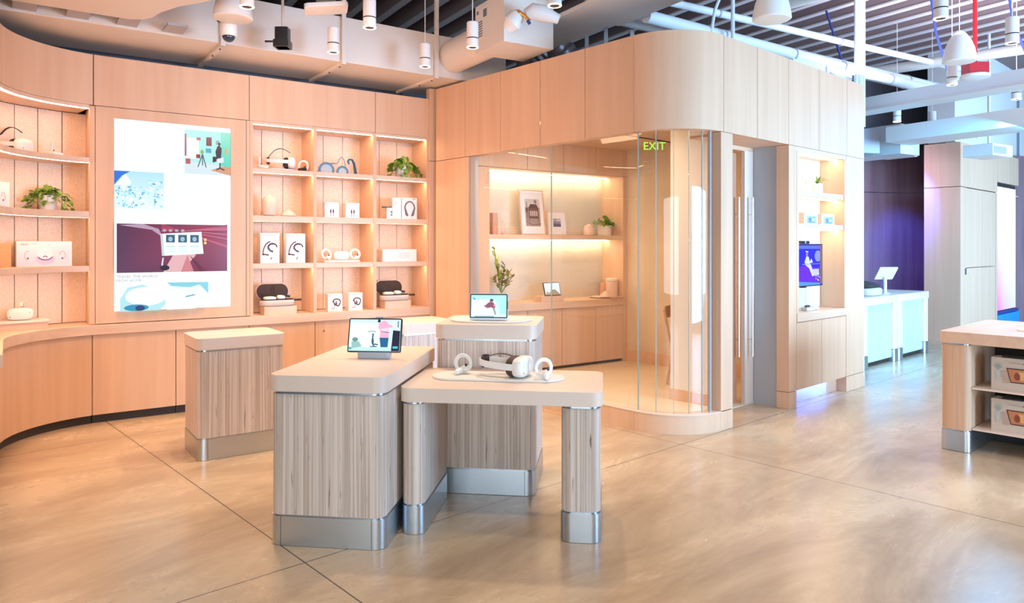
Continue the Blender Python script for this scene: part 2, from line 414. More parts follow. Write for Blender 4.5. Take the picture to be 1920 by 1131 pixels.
# base cabinets: one unit per door
def base_unit(stn, label, name='base_cabinet'):
    t = thing(name, label, 'cabinet', group=None); W.put(t)
    M().strip(stn, .02, .36, .09, .75).build('body', 'maple_edge', t)
    M().strip(stn, 0, .019, .072, .748).build('door', 'maple', t, .0015)
    M().strip(stn, .03, .05, 0, .088).build('kick_plate', 'kick_black', t)
    return t
base_unit(left_st(-.003, -2.0), 'curved maple base cabinet door at the far left, under the bending worktop')
base_unit([(.648, 0, 0, 1), (XS, 0, 0, 1), (.003, -.006, -.1, .99)], 'flat maple base cabinet under the tall screen, left of the low pedestal')
for x0, x1, l in ((.654, 1.287, 'maple base cabinet half hidden behind the low pedestal standing alone'), (1.293, 1.927, 'maple base cabinet right of the lone pedestal, left of the small cross mark'),
                  (1.933, 2.567, 'maple base cabinet behind the table carrying the larger tablet'), (2.573, 3.21, 'maple base cabinet at the right end of the long wall beside the booth')):
    base_unit(straight(x0, x1), l)
o = M().box(2.01, 2.03, -.003, -.0005, .648, .651).box(2.018, 2.022, -.003, -.0005, .636, .663).build('lock_mark', 'black_gap', None); W.put(o); tag(o, 'tiny dark cross shaped mark on the cabinet door right of the pedestal', 'mark')
o = M().lathe([(.006, 0), (.006, .012), (.004, .014)], (0, 0, 0), 10).build('door_stop', 'white_plastic', None); W.put(o, -.37, -.16, .735); tag(o, 'small white stop under the curved part of the worktop', 'stop')
# tall screen cabinet
t = thing('display_screen', 'tall lit portrait wall screen showing a page of pictures, set in a maple frame', 'screen'); W.put(t)
m = M()
m.box(.024, 1.294, .0, .02, 2.60, 2.69).box(.024, 1.294, 0, .02, .842, .94).box(.024, .163, 0, .02, .94, 2.60).box(1.124, 1.294, 0, .02, .94, 2.60)
m.build('frame', 'maple', t, smooth=0)
M().box(.03, 1.29, .021, .3, .842, 2.69).build('housing', 'black_gap', t)
M().box(1.262, 1.266, -.001, .0, .842, 2.69).build('door_seam', 'black_gap', t)
wB = (.86, .95, 1.0); pw, ph_ = .961, 1.66
p = Pic(pw, ph_, .163, .94, .012, .0003); p.rect(0, 1, 0, 1, (.88, .96, 1.0), (.80, .93, .98))
def sub(p, x0, x1, z0, z1):
    q = Pic(p.w * (x1 - x0), p.h * (z1 - z0), p.x0 + p.w * x0, p.z0 + p.h * z0, p.y - p.eps * p.k, p.eps); return q
def merge(p, q):
    k = len(p.v); p.v += q.v; p.f += [tuple(i + k for i in f) for f in q.f]; p.c += q.c; p.k += q.k
q = sub(p, .585, 1.0, .735, .975)                       # home office picture
q.rect(0, 1, 0, 1, (.45, .78, .74), (.30, .78, .74)); q.rect(.78, 1, .2, 1, (.10, .62, .48), (.14, .70, .55)); q.rect(.02, .3, .35, .82, (.95, .97, .97))
q.poly([(0, 0), (1, 0), (1, .18), (.62, .24), (0, .28)], (.62, .74, .80)); q.poly([(.55, .1), (1, 0), (1, .2), (.8, .2)], (.62, .30, .16)); q.rect(0, .04, .4, .9, (.28, .12, .18))
q.rect(.46, .58, .66, .86, (.16, .04, .07)); q.rect(.67, .75, .70, .80, (.20, .35, .42)); q.rect(.45, .57, .50, .60, (.05, .35, .55)); q.rect(.25, .34, .77, .84, (.40, .16, .14))
for a in ((.38, .46, .28, .16), (.38, .46, .38, .2), (.38, .46, .46, .16)): q.line([(a[0], a[1]), (a[2], a[3])], .008, (.05, .07, .12))
q.oval(.37, .51, .035, .05, (.20, .42, .08)); q.poly([(.68, .4), (.78, .38), (.80, .62), (.74, .70), (.70, .66), (.66, .54)], (.015, .018, .04)); q.oval(.745, .72, .03, .035, (.05, .025, .02))
q.poly([(.60, .42), (.72, .42), (.70, .32), (.60, .28)], (.015, .018, .04)); q.poly([(.68, .36), (.84, .42), (.84, .30), (.70, .28)], (.70, .76, .78)); q.line([(.76, .28), (.76, .16), (.68, .12)], .012, (.06, .03, .04)); q.line([(.76, .16), (.86, .12)], .012, (.06, .03, .04))
q.rect(.02, .12, .22, .34, (.42, .10, .10)); q.rect(.24, .33, .36, .45, (.22, .05, .05)); q.poly([(.86, .5), (.90, .46), (.92, .62), (.88, .64)], (.75, .33, .15))
merge(p, q)
q = sub(p, 0, .405, .535, .73)                           # blue and white landscape
q.rect(0, 1, 0, 1, (.72, .90, .98), (.42, .72, .95)); q.poly([(0, .62), (0, 1), (.32, 1), (.16, .88)], (.02, .16, .68)); q.poly([(.02, .62), (.22, .93), (.34, .70), (.30, .62)], (.90, .97, 1))
for i in range(170):
    x, z = random.uniform(.02, .95), random.uniform(.03, .58) if random.random() < .7 else random.uniform(.5, .8)
    if z > .6 and x < .62: continue
    c = random.choice(((.30, .66, .82), (.93, .98, 1), (.12, .40, .60), (.88, .96, 1))); q.oval(x, z, random.uniform(.01, .045), random.uniform(.01, .04), c, 6)
merge(p, q)
q = sub(p, .015, .955, .20, .455)                        # dark red canyon picture
dk = (.105, .028, .07)
q.poly([(0, 0), (1, 0), (1, 1), (0, 1)], None, [(.10, .04, .10), (.20, .012, .05), (.34, .03, .07), (.08, .025, .07)])
for i in range(16):
    z = .5 + i * .034; q.poly([(.38, 1 - i * .012), (1, z - .02), (1, z), (.40, 1 - i * .010)], random.choice(((.42, .05, .10), (.30, .02, .06), (.55, .12, .18), (.24, .015, .05))))
q.poly([(.40, 0), (.56, 0), (.70, .35), (.62, .45), (.50, .40)], (.72, .42, .44)); q.poly([(.56, 0), (.68, 0), (.62, .36)], (.60, .20, .22)); q.poly([(.64, .35), (.80, 0), (.74, 0)], (.12, .008, .03))
q.poly([(.02, .97), (.30, .88), (.40, .72), (.36, .9), (.22, 1)], (.45, .30, .42)); q.line([(.40, .3), (.39, .15), (.42, .08)], .012, (.75, .72, .80)); q.oval(.415, .09, .042, .055, (.01, .01, .03))
q.poly([(.38, .80), (.75, .85), (.77, .38), (.40, .34)], (.84, .95, .95)); q.line([(.385, .80), (.40, .34)], .02, (.55, .62, .66))
for k in range(3):
    x = .425 + k * .11; q.rect(x, x + .08, .62, .78, (.04, .09, .16)); q.oval(x + .04, .69, .02, .05, (.30, .50, .62)); q.rect(x, x + .08, .53, .545, (.30, .62, .66)); q.rect(x, x + .08, .40, .50, (.72, .86, .86))
for k in range(4): q.oval(.41 + k * .055, .87, .018, .03, (.45, .35, .48), 8)
q.oval(.785, .68, .014, .03, (.9, .62, .2), 10); q.oval(.785, .61, .014, .03, (.9, .62, .2), 10)
merge(p, q)
q = sub(p, 0, 1, 0, .145)                                # bottom pictures cut by the page edge
q.poly([(.04, 0), (.04, .45), (.10, .85), (.22, .95), (.40, .6), (.41, .2), (.36, 0)], (.42, .74, .80)); q.oval(.25, .52, .17, .34, (.90, .97, 1)); q.oval(.17, .12, .10, .12, (.02, .28, .48)); q.oval(.2, .1, .04, .1, (.01, .04, .16), 10)
q.poly([(.42, 1), (.78, .98), (.78, .2), (.66, 0), (.42, 0)], (.82, .94, .97)); q.poly([(.42, 1), (.78, .98), (.62, .80), (.46, .86)], (.22, .60, .70)); q.poly([(.68, .98), (.78, .98), (.78, .55)], (.22, .62, .74)); q.line([(.58, .45), (.66, .52)], .012, (.10, .42, .58))
merge(p, q)
p.build('screen', 'wall_screen', t)
text('TRAVEL THE WORLD\nFROM HOME', .034, (.178, .004, 1.225), 'caption', 'grey_plastic', t)

# ------------------------------------------------------------------ small goods
def controller(name, label, x, y, z, fr, rot=0, group=None, ring='white_plastic', grip='white_plastic', tilt=0, R_=.048, s=1.0, face='black_plastic'):
    t = thing(name, label, 'controller', group=group); fr.put(t, x, y, z, rot)
    mt = Matrix.Translation((0, 0, R_ * s + .012)) @ Matrix.Rotation(R(tilt), 4, 'X')
    pts = [(R_ * s * math.cos(2 * PI * i / 26), 0, R_ * s * math.sin(2 * PI * i / 26)) for i in range(26)]
    M().tube(pts, .0065 * s, 8, mt, True, .011 * s).build('tracking_ring', ring, t)
    M().ell((0, 0, 0), .021 * s, .026 * s, .02 * s, mt=Matrix.Translation((.018 * s, .0, .026 * s)) @ Matrix.Rotation(R(-20), 4, 'Y')).build('face_plate', grip, t)
    M().tube([(.012 * s, -.004, .03 * s), (-.002 * s, -.03 * s, .022 * s), (-.012 * s, -.066 * s, .0165 * s), (-.014 * s, -.082 * s, .0165 * s)], [.017 * s, .016 * s, .0155 * s, .011 * s], 12).build('grip', grip, t)
    M().lathe([(.006 * s, 0), (.006 * s, .008 * s), (.009 * s, .01 * s), (.008 * s, .013 * s)], (0, 0, 0), 12, Matrix.Translation((.022 * s, -.012 * s, .043 * s))).build('thumbstick', face, t)
    return t
def headset(label, x, y, z, fr, rot=0, group=None, strap='white_plastic', pad='dark_strap', top=True, s=1.0, L=.17, name='vr_headset', tall=0, visor='white_plastic'):
    """front of the visor points along -y locally, strap loop behind it"""
    t = thing(name, label, 'headset', group=group); fr.put(t, x, y, z, rot)
    w, h, d = .090 * s, .049 * s, .036 * s
    M().ell((0, -.02 * s, h + .002), w, d, h, 28, 16, p=.62).build('visor', visor, t)
    M().ell((0, .022 * s, h + .002), w * .86, d * .85, h * .98, 24, 12, p=.7).build('face_pad', pad, t)
    pts = []
    for i in range(25):
        a = -PI * .5 + PI * 2 * i / 24 * .5 * 1.0
        a = PI * i / 24
        pts.append((w * .93 * math.cos(a) * (1 + .05 * math.sin(a)), .0 + L * s * math.sin(a) ** .75, h + .006 + .012 * s * math.sin(a)))
    M().band(pts, -.014 * s, .016 * s, .006).build('strap', strap, t)
    M().band([(p[0] * .86, p[1] - .012, p[2]) for p in pts[8:17]], -.026 * s, .03 * s, .007).build('rear_pad', pad, t)
    if top:
        q = [(0, -.01 + (L * s + .0) * i / 10, h * 2 + .004 + tall + (.030 * s + tall * .3) * math.sin(PI * i / 10) - (h - .02 + tall) * (i / 10) ** 3) for i in range(11)]
        M().tube(q, .013 * s, 8, rz=.003).build('top_strap', pad, t)
    M().lathe([(.004, 0), (.004, .002)], (0, 0, 0), 10, Matrix.Translation((w * .72, -.049 * s, h * 1.3)) @ Matrix.Rotation(R(90), 4, 'X')).build('camera_lens', 'lens', t)
    M().lathe([(.004, 0), (.004, .002)], (0, 0, 0), 10, Matrix.Translation((-w * .72, -.049 * s, h * .6)) @ Matrix.Rotation(R(90), 4, 'X')).build('camera_lens', 'lens', t)
    return t
GREY = (.30, .28, .30); INK = (.08, .035, .04); PAPER = (.86, .84, .82)
def carton(label, x, z, w, h, d, art, fr=W, y=.04, rot=0, group=None, side='offwhite_plastic', brand=True, name='product_box'):
    """retail carton: front face at local y=0"""
    t = thing(name, label, 'box', group=group); fr.put(t, x, y, z, rot)
    M().box(0, w, 0, d, 0, h).build('carton', side, t, .0015)
    p = Pic(w, h, 0, 0, -.0006, .0003); p.rect(.005, .995, .005, .995, PAPER); art(p)
    p.build('printed_front', 'print', t)
    if brand:
        sz = min(.022, h * .09)
        M().tube([(w * .10 + .010 * math.cos(a), -.003, h - sz * 1.05 + .006 * math.sin(2 * a) ) for a in [2 * PI * i / 16 for i in range(16)]], .0012, 5, None, True).build('logo', 'grey_plastic', t)
        text('Meta Quest', sz, (w * .10 + .016, -.0035, h - sz * 1.35), 'lettering', 'grey_plastic', t)
    return t
def art_strap(p):
    p.arc(.55, .28, .42, .44, 95, 172, .011, INK); p.line([(.10, .28), (.16, .30), (.44, .27)], .013, INK); p.oval(.14, .30, .05, .04, INK)
    p.arc(.62, .52, .22, .13, 60, 200, .017, INK); p.line([(.41, .50), (.5, .42), (.66, .38)], .016, INK); p.arc(.66, .53, .20, .12, 0, 70, .012, INK); p.line([(.60, .20), (.52, .12)], .010, (.22, .16, .15))
def art_cable(p):
    for x in (.42, .60): p.rect(x - .05, x + .05, .30, .50, (.10, .07, .08)); p.line([(x, .30), (x, .06)], .006, (.30, .12, .22)); p.rect(x - .03, x + .03, .50, .55, (.2, .2, .22))
def art_head(p):
    c = (.16, .12, .16); p.arc(.52, .48, .33, .34, 0, 180, .014, c); p.arc(.52, .47, .28, .29, 0, 180, .004, (.45, .4, .42))
    p.poly([(.16, .50), (.26, .50), (.44, .16), (.36, .12), (.24, .18)], c); p.poly([(.88, .50), (.78, .50), (.60, .16), (.68, .12), (.80, .18)], c); p.line([(.62, .12), (.64, .02)], .004, (.3, .5, .5))
    p.rect(.70, .92, .93, .96, (.2, .18, .22)); p.oval(.08, .93, .025, .02, (.25, .25, .3), 8)
def art_elite(p):
    p.arc(.60, .55, .26, .16, -20, 190, .012, INK); p.line([(.36, .62), (.48, .34), (.58, .58)], .011, INK); p.line([(.42, .40), (.72, .30), (.84, .48)], .012, INK); p.oval(.56, .44, .09, .07, (.20, .10, .10)); p.line([(.46, .28), (.40, .14), (.22, .20)], .006, (.35, .20, .2))
def art_wide(p):
    p.poly([(.02, .04), (.98, .04), (.98, .9), (.02, .9)], None, [(.80, .66, .76), (.86, .74, .76), (.80, .82, .84), (.78, .84, .86)])
    p.oval(.51, .30, .17, .24, (.66, .56, .74)); p.oval(.51, .50, .145, .24, (.84, .82, .86), 28); p.arc(.51, .42, .13, .16, 195, 345, .010, (.22, .12, .28)); p.arc(.51, .33, .04, .08, 20, 160, .008, (.22, .12, .28))
    for cx, a in ((.2, 60), (.82, -30)): p.arc(cx, .42, .055, .19, a, a + 200, .004, (.42, .34, .40)); p.oval(cx, .32, .022, .035, (.18, .12, .20))
    p.rect(.55, .60, .85, .88, (.6, .6, .6)); p.rect(.08, .2, .84, .88, (.45, .45, .48))
def art_white_long(p):
    p.oval(.60, .50, .10, .26, (.80, .76, .76), 24); p.arc(.60, .5, .10, .26, 0, 360, .003, (.60, .5, .5), 24)
    for cx in (.46, .74): p.arc(cx, .55, .04, .2, 0, 360, .003, (.6, .5, .5)); p.line([(cx, .35), (cx, .2)], .008, (.75, .7, .7))
    p.line([(.05, .10), (.95, .10)], .002, (.6, .56, .55))
def art_small(p):
    p.oval(.62, .62, .16, .10, (.10, .22, .28)); p.oval(.58, .36, .15, .09, (.12, .26, .32)); p.rect(.1, .4, .85, .88, (.4, .4, .42))
def art_blue(p):
    p.rect(.0, 1, 0, 1, (.72, .84, .92)); p.rect(.22, .88, .08, .72, (.35, .52, .86)); p.oval(.45, .4, .12, .2, (.18, .24, .70)); p.oval(.66, .42, .10, .16, (.70, .82, .92)); p.rect(.3, .8, .10, .22, (.22, .30, .76)); p.rect(.6, .85, .55, .66, (.20, .36, .80))
art_plain = lambda p: art_wide(p)
# far left bay
headset('white headset with black strap, top shelf at the far left', -.50, .0, 2.249, W, R(62), tall=.05, s=1.15, pad='black_foam')
controller('motion_controller', 'white controller standing beside the headset on the far left top shelf', -.285, .09, 2.249, W, R(90))
carton('white printed headset box left of the trailing plant, cut by the photo edge', -.81, 1.796, .30, .21, .10, art_plain, y=-.25, rot=R(38), brand=False)
carton('long white headset box on the far left shelf, third down', -.53, 1.336, .385, .205, .12, art_wide, y=-.02, rot=R(4))
carton('orange sided carton at the left edge beside the long headset box', -.78, 1.336, .30, .19, .10, lambda p: p.rect(0, 1, 0, 1, (.74, .34, .16)), y=-.30, rot=R(44), side='orange_card', brand=False)
def pothos(label, x, y, z, fr, r=.068, h=.12, n=70, spread=.17, drop=.1, up=.10, seed=1, pot='ceramic_white', leaf='leaf', size=.036, name='potted_plant', bias=0.0):
    rnd = random.Random(seed); t = thing(name, label, 'plant'); fr.put(t, x, y, z)
    M().lathe([(r * .82, 0), (r * .86, .004), (r, h), (r * .93, h), (r * .90, h - .012), (.001, h - .012)], (0, 0, 0), 28).build('pot', pot, t)
    M().lathe([(r * .90, h - .02), (r * .5, h - .010)], (0, 0, 0), 16).build('soil', 'soil', t)
    m = M(); st = M()
    for i in range(n):
        a = rnd.uniform(0, 2 * PI); a = a if math.sin(a) < .55 else -a
        f = rnd.random() ** .7; L = spread * f + .02; zt = h + up * (1 - f) * rnd.uniform(.4, 1) - drop * max(0, f - .45) * 1.7 * rnd.random()
        cx, cy = math.cos(a) * L * 1.1 + bias * f, max(math.sin(a) * L * .55, -.16) - .0
        zt = max(zt, .012)
        s = size * rnd.uniform(.65, 1.15)
        mt = Matrix.Translation((cx, cy, zt)) @ Matrix.Rotation(a + rnd.uniform(-.7, .7), 4, 'Z') @ Matrix.Rotation(R(rnd.uniform(-10, 65)), 4, 'Y') @ Matrix.Rotation(R(rnd.uniform(-30, 30)), 4, 'X')
        pr = [(-.5, 0, 0), (-.42, .34, .05), (0, .46, .06), (.45, .28, .02), (.8, 0, -.10), (.45, -.28, .02), (0, -.46, .06), (-.42, -.34, .05)]
        vs = [(q[0] * s, q[1] * s, q[2] * s) for q in pr] + [(0, 0, -.06 * s)]
        m.add(vs, [(j, (j + 1) % 8, 8) for j in range(8)], mt)
        if i % 3 == 0: st.tube([(0, 0, h - .01), (cx * .5, cy * .5, max(h, zt) + .015), (cx, cy, zt)], .0015, 5)
    m.build('leaves', leaf, t, smooth=60); st.build('stems', 'stem', t); return t
pothos('green trailing plant in a cream pot on the far left bay, second shelf', -.315, .10, 1.796, W, .07, .125, 120, .15, .16, .09, 3, size=.042)
# riser with white headset on the worktop at the left
t = thing('display_riser', 'low wooden riser with a white mat on the worktop at the far left', 'riser'); W.put(t, -.55, .02, .8356, R(8))
M().rbox(-.22, .22, -.13, .11, 0, .055, .01).build('wood_block', 'maple_flat', t); M().rbox(-.235, .235, -.145, .125, .0555, .069, .05).build('mat', 'mat_felt', t)
headset('white headset with white strap lying on the riser at the far left of the worktop', -.50, .0, .906, W, R(-8), pad='offwhite_plastic', tall=.01, L=.13)
# bay 1
controller('motion_controller', 'white controller leaning at the left of the black strapped headset', 1.415, .09, 2.249, W, R(70), tilt=0)
headset('white headset with black strap and pad, top shelf right of the tall screen', 1.69, .06, 2.262, W, R(70), strap='white_plastic', pad='black_foam', tall=.045, L=.2, s=1.12)
o = M().rbox(-.14, .10, -.05, .07, 0, .011, .03).build('mat', 'mat_felt', None); W.put(o, 1.64, .08, 2.2485); tag(o, 'small pale mat under the black strapped headset on the top shelf', 'mat')
controller('motion_controller', 'white controller with black face at the right of the black strapped headset', 1.855, .13, 2.249, W, R(-40), face='black_plastic', grip='black_foam')
o = M().lathe([(.03, 0), (.062, .01), (.075, .05), (.074, .12), (.062, .165), (.035, .195), (.016, .205), (.010, .214), (.001, .216)], (0, 0, 0), 32).build('vase', 'ceramic_pink', None); W.put(o, 1.513, .12, 1.7955); tag(o, 'tall egg shaped pink ceramic vase on the shelf right of the screen', 'vase')
o = M().lathe([(.06, 0), (.078, .008), (.07, .03), (.04, .055), (.018, .068), (.001, .076)], (0, 0, 0), 32).build('vase', 'ceramic_pink', None); W.put(o, 1.70, .12, 1.7955); tag(o, 'low onion dome shaped pink ceramic piece beside the tall egg vase', 'vase')
g = 'white boxes printed with a headset strap'
carton('left one of two tall white boxes with a dark strap picture', 1.405, 1.336, .182, .292, .11, art_strap, group=g, rot=R(-2))
carton('right one of two tall white boxes with a dark strap picture', 1.655, 1.336, .187, .290, .11, art_strap, group=g, rot=R(-2))
def case(label, x, y, z, fr, rot=0, sign=True, lid=True):
    t = thing('headset_case', label, 'case'); fr.put(t, x, y, z, rot)
    m = M(); m.prism(rrect(-.168, .168, -.075, .085, .078, 8), 0, .062, None, .02); m.build('base', 'fabric_case', t)
    M().rbox(-.158, .158, -.066, .076, .063, .068, .07, n=8).build('inner_tray', 'black_foam', t)
    mt = Matrix.Translation((-.02, .095, .056)) @ Matrix.Rotation(R(80), 4, 'X')
    M().prism(rrect(-.160, .160, 0, .165, .078, 8), -.028, .0, mt, .008).build('lid', 'fabric_case', t)
    ln = M().prism(rrect(-.153, .153, .008, .157, .072, 8), -.003, .004, mt, .002); ln.build('lid_lining', 'black_foam', t)
    M().tube([mt @ Vector((.0 + .014 * math.cos(a), .08 + .05 * math.sin(a), .006)) for a in [2 * PI * i / 18 for i in range(18)]], .003, 6, None, True).build('lid_pocket', 'black_plastic', t)
    M().tube([mt @ Vector((-.095 + .02 * math.cos(a), .07 + .022 * math.sin(a), .006)) for a in [PI * (.6 + 1.1 * i / 10) for i in range(11)]], .0035, 6).build('lid_pocket', 'black_plastic', t)
    M().ell((-.075, -.01, .078), .062, .042, .018, 18, 8, p=.7).build('stored_headset', 'offwhite_plastic', t)
    M().ell((.028, 0, .084), .032, .038, .022, 18, 8, p=.7).ell((.055, -.01, .082), .02, .02, .02, 14, 8).build('stored_controller', 'white_plastic', t)
    M().tube([(.05, .02, .082), (.09, .03, .095), (.13, .02, .088)], .011, 8).build('stored_strap', 'black_foam', t)
    M().box(.168, .232, -.02, .02, .045, .062).build('handle_loop', 'black_foam', t)
    return t
def riser(label, x, y, z, fr, w, d, h, rot=0):
    o = M().rbox(-w / 2, w / 2, -d / 2, d / 2, 0, h, .012).build('display_riser', 'maple_flat', None, .002); fr.put(o, x, y, z, rot); return tag(o, label, 'riser')
riser('maple riser block under the open case in the bay next to the screen', 1.60, .11, .8358, W, .32, .16, .078)
case('open headset case with black lid lining in the bay next to the screen', 1.588, .11, .9145, W, R(-3))
# bay 2
def half_ring(label, x, y, z, r, name='headset_visor_band'):
    t = thing(name, label, 'accessory'); W.put(t, x, y, z, R(-4))
    P = [(r * math.cos(R(a)), 0, r * .42 + r * math.sin(R(a)) * .98) for a in range(-25, 206, 11)]
    M().tube(P, .007, 8, rz=.013).build('rim', 'blue_ring', t)
    M().lathe([(r * .93, -.003), (r * .93, .003)], (0, 0, 0), 28, Matrix.Translation((0, .0, r * .62)) @ Matrix.Rotation(R(90), 4, 'X') @ Matrix.Scale(.66, 4, (0, 1, 0))).build('cover', 'frost_grey', t); return t
plain('frost_grey', (.42, .50, .52), .3)
half_ring('rounded blue grey face cover with a pale disc, left of the arched stand', 2.085, .10, 2.2505, .07)
half_ring('smaller blue rimmed face cover under the arched wire stand', 2.265, .12, 2.2505, .052)
t = thing('cable_stand', 'thin arched wire stand holding a small pale blue dish on the top shelf', 'stand'); W.put(t, 2.26, .15, 2.249)
M().tube([(.055, 0, 0), (.05, 0, .09), (.035, 0, .15), (.015, 0, .178), (-.005, 0, .178), (-.02, 0, .15), (-.028, 0, .125), (-.05, 0, .112)], .004, 8).build('wire', 'blue_ring', t)
M().ell((-.085, 0, .112), .052, .03, .011).build('dish', 'frost_grey', t); M().lathe([(.03, 0), (.03, .004)], (.055, 0, 0), 18).build('foot', 'blue_ring', t)
t = thing('head_strap', 'dark blue curled fabric head strap standing on the top shelf', 'strap'); W.put(t, 2.36, .10, 2.249)
M().tube([(-.035, 0, .115), (-.045, 0, .135), (-.03, 0, .155), (.0, 0, .155), (.022, 0, .12), (.034, 0, .06), (.042, 0, .003)], [.008, .010, .012, .016, .022, .028, .034], 10, rz=.010).build('strap', 'blue_fabric', t)
M().ell((-.035, 0, .112), .010, .010, .012).build('clasp', 'blue_ring', t)
g = 'white link cable boxes'
carton('left one of two small white boxes printed with cable plugs', 2.045, 1.796, .148, .152, .08, art_cable, group=g, rot=R(-2))
carton('right one of two small white boxes printed with cable plugs', 2.268, 1.796, .148, .152, .08, art_cable, group=g, rot=R(-2))
o = M().rbox(-.195, .195, -.07, .07, 0, .022, .03, bev=.004).build('mat', 'mat_felt', None); W.put(o, 2.24, .11, 1.3358); tag(o, 'white rounded display mat on the middle bay third shelf', 'mat')
headset('white headset facing forward on a white mat in the middle bay', 2.245, .12, 1.359, W, 0, pad='offwhite_plastic', top=False, L=.08, s=.92)
controller('motion_controller', 'white controller left of the forward facing headset in the middle bay', 2.085, .10, 1.359, W, R(10), tilt=-12)
controller('motion_controller', 'white controller right of the forward facing headset in the middle bay', 2.395, .10, 1.359, W, R(-10), tilt=-12)
g = 'white boxes with a dark strap drawing on the worktop'
carton('left one of two cube like white boxes printed with a buckled strap', 2.075, .8365, .150, .178, .10, art_elite, group=g, rot=R(-4), y=.03)
carton('right one of two cube like white boxes printed with a buckled strap', 2.295, .8365, .150, .182, .10, art_elite, group=g, rot=R(-4), y=.03)
# bay 3
pothos('bushy green plant in a cream pot on the top shelf nearest the booth', 2.93, .10, 2.249, W, .075, .11, 110, .17, .15, .12, 8, size=.06, bias=.03)
t = thing('headphone_stand', 'small white box with a black bar laid across it, left of the headphone box', 'box'); W.put(t, 2.775, .06, 1.7955, R(-4))
M().box(-.035, .055, 0, .06, 0, .118).build('carton', 'offwhite_plastic', t, .001); p = Pic(.09, .118, -.035, 0, -.0006); p.rect(0, 1, 0, 1, PAPER); art_small(p); p.build('printed_front', 'print', t)
M().box(-.075, .055, .01, .05, .1185, .130).box(.03, .06, .01, .05, .130, .165).build('bar', 'black_plastic', t, .002)
carton('white box printed with black over ear headphones, nearest the booth', 2.905, 1.796, .178, .232, .11, art_head, rot=R(-3), brand=False)
carton('identical white carton tucked half behind the headphone box', 2.80, 1.796, .10, .228, .11, lambda p: p.oval(.45, .75, .04, .04, GREY), y=.05, rot=R(-3), brand=False)
carton('long low white box with a faint headset drawing, upper right of the long wall', 2.685, 1.336, .40, .132, .11, art_white_long, rot=R(-1), brand=False, y=.05)
riser('maple riser block under the open case in the bay nearest the booth', 2.86, .11, .8358, W, .31, .16, .078)
case('open headset case with black lid lining in the bay nearest the booth', 2.852, .11, .9145, W, R(-3))
def tablet(label, fr, x, y, z, w, h, art, rot=0, lean=12, frame='black_plastic', base=None, bez=.008, thick=.012, group=None, cam=True, name='tablet'):
    t = thing(name, label, 'tablet', group=group); fr.put(t, x, y, z, rot)
    lift = .0 if base is None else base
    mt = Matrix.Translation((0, 0, lift)) @ Matrix.Rotation(R(-lean), 4, 'X')
    pr = rrect(-w / 2, w / 2, 0, h, .010)
    M().prism(pr, -thick, 0, mt @ Matrix.Rotation(R(90), 4, 'X') @ Matrix.Scale(1, 4), .002).build('body', frame, t)
    if frame != 'black_plastic':
        M().prism(rrect(-w / 2 + .004, w / 2 - .004, .012, h - .004, .008), .0003, .0016, mt @ Matrix.Rotation(R(90), 4, 'X')).build('bezel', 'black_plastic', t)
        b0, b1, b2 = .012, .020, .012
    else: b0 = b2 = b1 = bez
    p = Pic(w - 2 * b0, h - b1 - b2, -w / 2 + b0, b1, -.0022, .00025); art(p)
    p.build('screen', 'screen_picture', t, mt)
    return t, mt
# ------------------------------------------------------------------ pedestals and tables
def pedestal(label, fr, x, y, w, d, h, rot=0, slab=.082, r=.055, ply='plywood', over=.006, name='display_pedestal', group=None):
    t = thing(name, label, 'pedestal', group=group); fr.put(t, x, y, 0, rot)
    M().rbox(0, w, 0, d, .002, .148, r + .004, n=8).build('base', 'steel', t)
    M().rbox(.012, w - .012, .012, d - .012, 0, .004, r, n=8).build('foot', 'black_gap', t)
    M().rbox(.006, w - .006, .006, d - .006, .148, .156, r, n=8).build('shadow_joint', 'steel_joint', t)
    M().rbox(.004, w - .004, .004, d - .004, .156, h - slab - .013, r, n=8).build('body', ply, t)
    M().rbox(.010, w - .010, .010, d - .010, h - slab - .013, h - slab, r, n=8).build('metal_band', 'steel_joint', t)
    M().prism(rrect(-over, w + over, -over, d + over, r + .01, 8), h - slab, h, None, .002).build('tabletop', 'laminate', t)
    for x_ in (.065, w - .065): M().box(x_ - .0012, x_ + .0012, -.0006, .004, .004, .148).build('base_seam', 'black_gap', t)
    return t
pedestal('low pedestal in front carrying the larger tablet, slatted plywood sides on a steel base', T, 0, 0, .60, 1.10, .855)
pedestal('tallest pedestal behind the cluster, carrying the small tablet on a white mat', T, .652, .862, .615, .60, 1.025, slab=.085)
pedestal('separate pedestal with bare top, standing alone at the left', W, .492, -1.672, .61, .50, .855, ply='plywood')
pedestal('far pedestal half hidden behind the larger tablet, close to the wall cabinets', W, 2.03, -1.655, .60, .52, .855)
def leg_table(label, fr, x, y, w, d, h, legs, rot=0, slab=.075, r=.05):
    t = thing('display_table', label, 'table'); fr.put(t, x, y, 0, rot)
    M().prism(rrect(0, w, 0, d, r + .01, 8), h - slab, h, None, .002).build('tabletop', 'laminate', t)
    for x0, x1 in legs:
        l = M().rbox(x0, x1, .012, d - .012, .156, h - slab - .013, r, n=8).build('leg', 'plywood', t)
        M().rbox(x0 - .004, x1 + .004, .008, d - .008, .002, .148, r + .004, n=8).build('base', 'steel', l)
        M().rbox(x0 + .004, x1 - .004, .016, d - .016, .148, .156, r, n=8).build('lower_band', 'steel_joint', l); M().rbox(x0 + .006, x1 - .006, .018, d - .018, h - slab - .013, h - slab, r, n=8).build('upper_band', 'steel_joint', l)
        M().rbox(x0 + .006, x1 - .006, .02, d - .02, 0, .003, r, n=8).build('foot', 'black_gap', l)
    return t
leg_table('low bench table with a white headset on it, two slab legs on steel bases', T, .612, .205, 1.055, .63, .765, ((.012, .13), (.845, 1.043)), rot=R(0.0))
